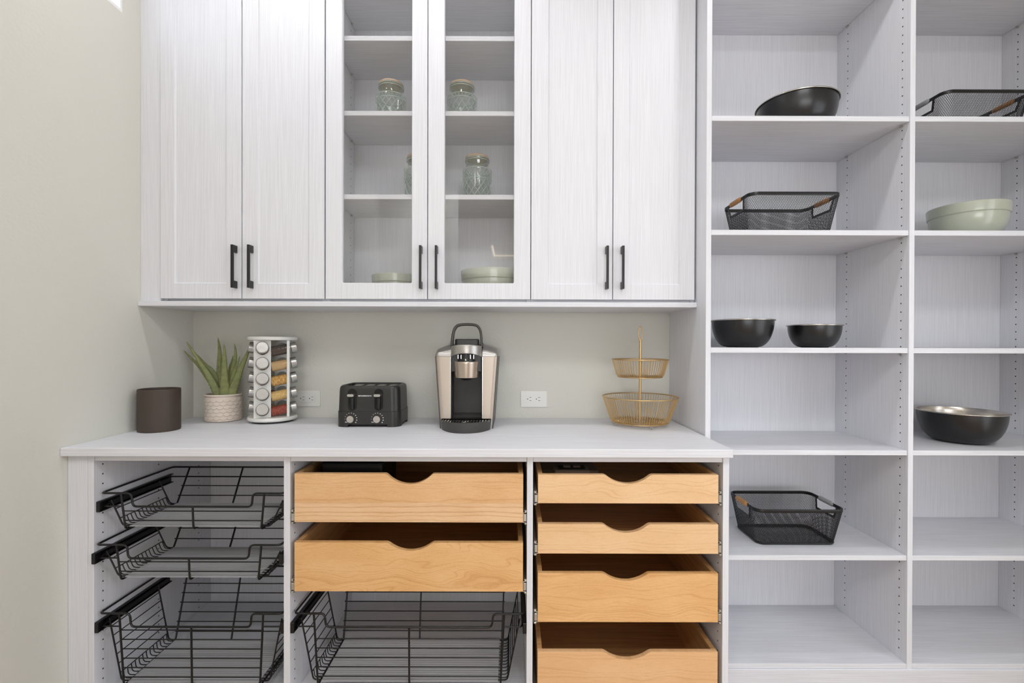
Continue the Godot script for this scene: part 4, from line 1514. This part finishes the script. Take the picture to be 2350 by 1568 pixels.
# ---------------------------------------------------------------- behind the glass
func jar(at: Vector3, R: float, h: float, label: String) -> void:
	var o := thing("glass_jar", label, "jar", at, 0.0, "cut-glass jars in the glass cabinet")
	var ring_y := 0.094
	var sh := h - 0.040
	var st := S()
	var rows := []
	var seg := 60
	var ny := 64
	var prof := func(y: float) -> float:
		if y < 0.006:
			return R - 0.004 * pow(1.0 - y / 0.006, 2.0)
		if y < sh - 0.010:
			return R
		if y < sh:
			return lerpf(R, R * 0.86, pow((y - sh + 0.010) / 0.010, 2.0))
		if y < sh + 0.008:
			return lerpf(R * 0.86, R * 0.79, (y - sh) / 0.008)
		if y < h - 0.010:
			return R * 0.78
		return R * 0.83
	for i in ny + 1:
		var y := h * i / ny
		var ring := []
		for j in seg:
			var th := TAU * j / seg
			ring.append(Vector3(cos(th), 0, sin(th)) * prof.call(y) + Vector3(0, y, 0))
		rows.append(ring)
	grid(st, rows, true, true)
	# inner wall and floor
	lathe(st, [Vector2(R * 0.80, h), Vector2(R * 0.76, h), Vector2(R * 0.74, h - 0.012), Vector2(R * 0.74, sh + 0.004), Vector2(R - 0.006, sh - 0.016), Vector2(R - 0.005, 0.014), Vector2(R - 0.012, 0.009), Vector2(0.0, 0.009)], 48)
	lathe(st, [Vector2(0.0, 0.0005), Vector2(R - 0.004, 0.0005)], 48)
	obj("glass_body", st, M.jar, o)
	# cut pattern: large diamonds below the ring, small ones above it, beads round the rim
	st = S()
	var zones := [[0.008, ring_y - 0.003, 15, 0.036, 0.00085], [ring_y + 0.003, sh - 0.010, 28, 0.0185, 0.00065]]
	for zn in zones:
		for dirn in [-1.0, 1.0]:
			for i in zn[2]:
				var pts := []
				var m := 8
				for q in m + 1:
					var y: float = lerpf(zn[0], zn[1], float(q) / m)
					var th: float = TAU * (i + dirn * (y - ring_y) / zn[3] * 1.0) / zn[2]
					pts.append(Vector3(cos(th), 0, sin(th)) * (prof.call(y) + 0.0003) + Vector3(0, y, 0))
				tube(st, pts, zn[4], 5)
	for y in [ring_y, sh - 0.008, h - 0.010, h - 0.002]:
		tube(st, circle(prof.call(y) + 0.0003, y, 48), 0.0016, 6, true)
	stuff(obj("cut_pattern", st, M.jar_cut, o))
	st = S()
	lathe(st, [Vector2(0.0, h + 0.0002), Vector2(R * 0.81, h + 0.0002), Vector2(R * 0.83, h + 0.002), null, Vector2(R * 0.83, h + 0.007), Vector2(R * 0.81, h + 0.009), Vector2(0.0, h + 0.009)], 48)
	obj("wooden_lid", st, M.lid, o)

func bowl_shape(R: float, h: float, foot: float, thick: float, band: float) -> SurfaceTool:
	var st := S()
	var prof := [Vector2(0.0, 0.0), Vector2(foot - 0.004, 0.0), Vector2(foot, 0.002)]
	for i in range(1, 14):
		var a := PI / 2 * i / 13.0
		prof.append(Vector2(foot + (R - foot) * sin(a), (h - band) * (1.0 - cos(a)) + 0.002 * cos(a)))
	if band > 0.0:
		prof.append(null)
		prof.append(Vector2(R + 0.003, h - band + 0.001))
		prof.append(Vector2(R + 0.004, h - band + 0.004))
		prof.append(Vector2(R + 0.006, h - 0.003))
		prof.append(Vector2(R + 0.005, h))
		prof.append(Vector2(R + 0.001, h))
	lathe(st, prof, 72)
	return st

func metal_bowl(at: Vector3, R: float, h: float, label: String) -> void:
	var o := thing("mixing_bowl", label, "bowl", at, 0.0, "black steel mixing bowls on the open shelves")
	obj("outside", bowl_shape(R - 0.001, h, R * 0.52, 0.001, 0.0), M.bowl_black, o)
	var st := S()
	var prof := [Vector2(R + 0.0035, h - 0.002), Vector2(R + 0.0045, h), Vector2(R + 0.0035, h + 0.002), Vector2(R - 0.001, h + 0.0012)]
	for i in 13:
		var a := PI / 2 * (12 - i) / 13.0
		prof.append(Vector2(R * 0.52 + (R * 0.48 - 0.002) * sin(a), 0.002 + (h - 0.002) * (1.0 - cos(a))))
	prof.append(Vector2(0.0, 0.002))
	lathe(st, prof, 72)
	obj("steel_lining", st, M.steel, o)

func ceramic_bowl(at: Vector3, R: float, h: float, label: String, group := "") -> void:
	var o := thing("ceramic_bowl", label, "bowl", at, 0.0, group)
	obj("outside", bowl_shape(R - 0.006, h, R * 0.50, 0.004, 0.040 if h > 0.11 else 0.034), M.sage, o)
	var st := S()
	var prof := [Vector2(R - 0.005, h), Vector2(R - 0.009, h - 0.003)]
	for i in 13:
		var a := PI / 2 * (12 - i) / 13.0
		prof.append(Vector2(R * 0.45 + (R * 0.55 - 0.011) * sin(a), 0.008 + (h - 0.012) * (1.0 - cos(a))))
	prof.append(Vector2(0.0, 0.008))
	lathe(st, prof, 64)
	obj("inside", st, M.sage, o)

func cupboard_things() -> void:
	M.lid = mat(rgb(198, 172, 146), 0.6)
	jar(Vector3(-0.5000, 2.1377, -1.965), 0.0610, 0.160, "short cut-glass jar with wooden lid behind the left glass door, upper shelf")
	jar(Vector3(-0.2070, 2.1377, -1.965), 0.0605, 0.158, "short cut-glass jar with wooden lid behind the right glass door, upper shelf")
	jar(Vector3(-0.1440, 1.8152, -1.965), 0.0590, 0.183, "tall green-tinted cut-glass jar behind the right glass door, middle shelf")
	jar(Vector3(-0.3850, 1.8152, -1.965), 0.0590, 0.183, "tall cut-glass jar half hidden by the left glass door's stile, middle shelf")
	var g := "sage bowls on the floor of the glass cabinet"
	ceramic_bowl(Vector3(-0.4776, 1.4157, -1.965), 0.0985, 0.103, "smaller sage green bowl behind the left glass door", g)
	ceramic_bowl(Vector3(-0.0763, 1.4157, -1.974), 0.1345, 0.122, "wide sage green bowl behind the right glass door", g)

# ---------------------------------------------------------------- open shelves
func mesh_basket(at: Vector3, label: String, grey_left: bool, grey_right: bool) -> void:
	# origin: centre of the base; rim 0.340 x 0.232, base 0.300 x 0.180, 0.145 high
	var o := thing("mesh_basket", label, "basket", at, 0.0, "black mesh baskets on the open shelves")
	var H := 0.145
	var tx := 0.170
	var tz := 0.116
	var bx := 0.151
	var bz := 0.092
	var nn := 9
	var rim := rrect(tx, tz, 0.032, nn)
	var st := S()
	var rows := []
	for q in [[0.0, H - 0.013], [0.0015, H - 0.012], [0.0015, H - 0.001], [0.0, H], [-0.002, H], [-0.003, H - 0.001], [-0.003, H - 0.012], [0.0, H - 0.013]]:
		rows.append(ring3(rrect(tx + q[0], tz + q[0], 0.032, nn), q[1]))
	grid(st, rows, true, true)
	obj("rim", st, M.wire, o)
	st = S()
	rows = []
	for q in [[-0.004, 0.001], [0.0005, 0.003], [0.002, 0.008], [0.0005, 0.011], [-0.006, 0.008], [-0.010, 0.003], [-0.004, 0.001]]:
		rows.append(ring3(rrect(bx + q[0], bz + q[0], 0.028, nn), q[1]))
	grid(st, rows, true, true)
	obj("base_ring", st, M.wire, o)
	# diamond mesh: walls between the two rings, then the floor
	var bot := rrect(bx, bz, 0.028, nn)
	var seglen := []
	var total := 0.0
	var n := rim.size()
	for i in n:
		seglen.append(total)
		total += (rim[(i + 1) % n] - rim[i]).length()
	seglen.append(total)
	var at_u := func(u: float, v: float) -> Vector3:
		var s := fposmod(u, 1.0) * total
		var k := 0
		while k < n - 1 and seglen[k + 1] < s:
			k += 1
		var f: float = (s - seglen[k]) / maxf(seglen[k + 1] - seglen[k], 1e-6)
		var a: Vector2 = rim[k].lerp(rim[(k + 1) % n], f)
		var b: Vector2 = bot[k].lerp(bot[(k + 1) % n], f)
		var p := b.lerp(a, v)
		return Vector3(p.x, lerpf(0.008, H - 0.012, v), p.y)
	var cut := func(p: Vector3) -> bool:   # inside a handle opening
		var w := lerpf(0.052, 0.062, (p.y - 0.095) / 0.04)
		return absf(p.x) > 0.140 and p.y > 0.096 and absf(p.z) < w
	st = S()
	var count := 168
	var per := 10
	var step := 0.0067 / 0.137 * 1.0
	var rt := 0.00075
	for dirn in [-1.0, 1.0]:
		for i in count:
			var pts := []
			for k in per + 1:
				var v := float(k) / per
				var p: Vector3 = at_u.call(float(i) / count + dirn * v * 10.5 / count, v)
				if cut.call(p):
					if pts.size() > 1:
						thin(st, pts, rt)
					pts = []
				else:
					pts.append(p)
			if pts.size() > 1:
				thin(st, pts, rt)
	var c := -0.26
	var floor_shape := rrect(bx - 0.002, bz - 0.002, 0.027, 6)
	while c < 0.26:
		for dirn in [-1.0, 1.0]:
			for run in Geometry2D.intersect_polyline_with_polygon(PackedVector2Array([Vector2(c - dirn * 0.12, -0.12), Vector2(c + dirn * 0.12, 0.12)]), floor_shape):
				thin(st, [Vector3(run[0].x, 0.0055, run[0].y), Vector3(run[run.size() - 1].x, 0.0055, run[run.size() - 1].y)], 0.00055)
		c += 0.0082
	stuff(obj("mesh", st, M.wire, o))
	for s in [-1.0, 1.0]:
		st = S()
		var wx := func(y: float) -> float: return s * (lerpf(bx, tx, (y - 0.008) / (H - 0.02)) + 0.0006)
		var strip := [Vector3(wx.call(H - 0.006), H - 0.006, 0.066), Vector3(wx.call(0.094), 0.094, 0.052), Vector3(wx.call(0.094), 0.094, -0.052), Vector3(wx.call(H - 0.006), H - 0.006, -0.066)]
		for i in 3:
			var a: Vector3 = strip[i]
			var b: Vector3 = strip[i + 1]
			var d := (b - a).normalized()
			var w := d.cross(Vector3(s, 0, 0)).normalized() * 0.0042
			var t := Vector3(s * 0.0012, 0, 0)
			a -= d * 0.003
			b += d * 0.003
			quad(st, a + w + t, b + w + t, b - w + t, a - w + t, Vector3(s, 0, 0))
			quad(st, a + w - t, b + w - t, b - w - t, a - w - t, Vector3(-s, 0, 0))
			quad(st, a + w + t, b + w + t, b + w - t, a + w - t, w.normalized())
			quad(st, a - w + t, b - w + t, b - w - t, a - w - t, -w.normalized())
		obj("handle_frame", st, M.wire, o)
		st = S()
		var gp := []
		for i in 9:
			gp.append(Vector3(s * tx, H - 0.006, lerpf(-0.045, 0.045, i / 8.0)))
		var rr := []
		for i in 13:
			var f := i / 12.0
			var rad := 0.0096 * sqrt(clampf(sin(PI * clampf(f, 0.015, 0.985)) * 3.5, 0.0, 1.0)) 
			var ring := []
			for j in 14:
				var a := TAU * j / 14.0
				ring.append(Vector3(s * tx + rad * 0.9 * cos(a), H - 0.006 + rad * sin(a), lerpf(-0.046, 0.046, f)))
			rr.append(ring)
		grid(st, rr, true, false)
		for e in [0, 12]:
			for j in range(1, 13):
				tri(st, rr[e][0], rr[e][j], rr[e][j + 1], Vector3(0, 0, -1 if e == 0 else 1))
		var grey := grey_left if s < 0 else grey_right
		var gr := obj("grip", st, M.grip_overexposed if grey else M.grip, o)
		gr.set_meta("label", "wooden handle grip with overexposure painted in as pale grey" if grey else "light wooden handle grip")

# three-sided straight wire
func thin(st: SurfaceTool, pts: Array, r: float) -> void:
	for i in pts.size() - 1:
		var a: Vector3 = pts[i]
		var b: Vector3 = pts[i + 1]
		var d := (b - a).normalized()
		var u := d.cross(Vector3(0.31, 0.52, 0.79)).normalized()
		var w := d.cross(u)
		for j in 3:
			var t0 := TAU * j / 3.0
			var t1 := TAU * (j + 1) / 3.0
			var n0 := u * cos(t0) + w * sin(t0)
			var n1 := u * cos(t1) + w * sin(t1)
			tri3(st, a + n0 * r, b + n0 * r, b + n1 * r, n0, n0, n1)
			tri3(st, a + n0 * r, b + n1 * r, a + n1 * r, n0, n1, n1)

func shelf_things() -> void:
	metal_bowl(Vector3(1.1338, 2.0705, -1.900), 0.1440, 0.121, "large black bowl alone on the highest visible shelf, left bay")
	metal_bowl(Vector3(0.9227, 1.2277, -1.900), 0.1152, 0.107, "medium black steel-lined bowl against the left upright at eye level")
	metal_bowl(Vector3(1.1984, 1.2277, -1.880), 0.0937, 0.087, "smallest black steel-lined bowl, right of the medium one at eye level")
	metal_bowl(Vector3(1.7991, 0.8542, -1.900), 0.1382, 0.121, "widest black bowl showing its shiny steel inside, right bay")
	ceramic_bowl(Vector3(1.8210, 1.6562, -1.900), 0.1260, 0.131, "glossy sage green bowl on an open shelf in the right bay")
	mesh_basket(Vector3(1.0460, 1.6562, -1.862), "black mesh basket with two wooden grips above the eye-level bowls", false, false)
	mesh_basket(Vector3(1.0980, 0.4700, -1.908), "black mesh basket on the low shelf beside the beech drawers", false, true)
	mesh_basket(Vector3(1.8250, 2.0705, -1.932), "black mesh basket cut by the frame's edge, top of the right bay", true, false)
	# ceiling fittings; the panel and the doorway light are added for fill
	var pl := thing("added_ceiling_panel", "added rectangular fill light panel in a white frame on the ceiling", "light", Vector3(0.62, 3.03, 0.50))
	var sp := S()
	frame_xz(sp, 0.0, 0.0, 0.58, 0.305, 0.552, 0.277, -0.014, 0.0)
	obj("panel_frame", sp, M.trim, pl)
	sp = S()
	box(sp, Vector3(-0.552, -0.010, -0.277), Vector3(0.552, -0.002, 0.277), 0)
	var pm := mat(rgb(255, 252, 250), 0.5)
	pm.emission_enabled = true
	pm.emission = rgb(255, 252, 250)
	pm.emission_energy_multiplier = 1.2
	obj("lamp_diffuser", sp, pm, pl)
	for k in DOWN.size():
		var d = DOWN[k]
		var o := thing("ceiling_light", ["small round downlight in the ceiling above the left wall cabinet", "small round downlight in the ceiling above the middle of the wall cabinets", "small round downlight in the ceiling in front of the tall shelving", "large round flush ceiling light added for fill near the doorway"][k], "light", Vector3(d[0], 3.03, d[1]), 0.0, "recessed ceiling downlights")
		var st := S()
		var rl := 0.060 if d[1] < 0.0 else 0.150
		lathe(st, [Vector2(rl, -0.001), Vector2(rl + 0.018, -0.004), Vector2(rl + 0.022, -0.001), Vector2(rl + 0.022, 0.0)], 32)
		obj("trim_ring", st, M.trim, o)
		st = S()
		lathe(st, [Vector2(0.0, -0.0012), Vector2(rl, -0.0012)], 32)
		var em := mat(rgb(255, 250, 242), 0.5)
		em.emission_enabled = true
		em.emission = rgb(255, 246, 236)
		em.emission_energy_multiplier = 3.0
		obj("lamp_lens", st, em, o)
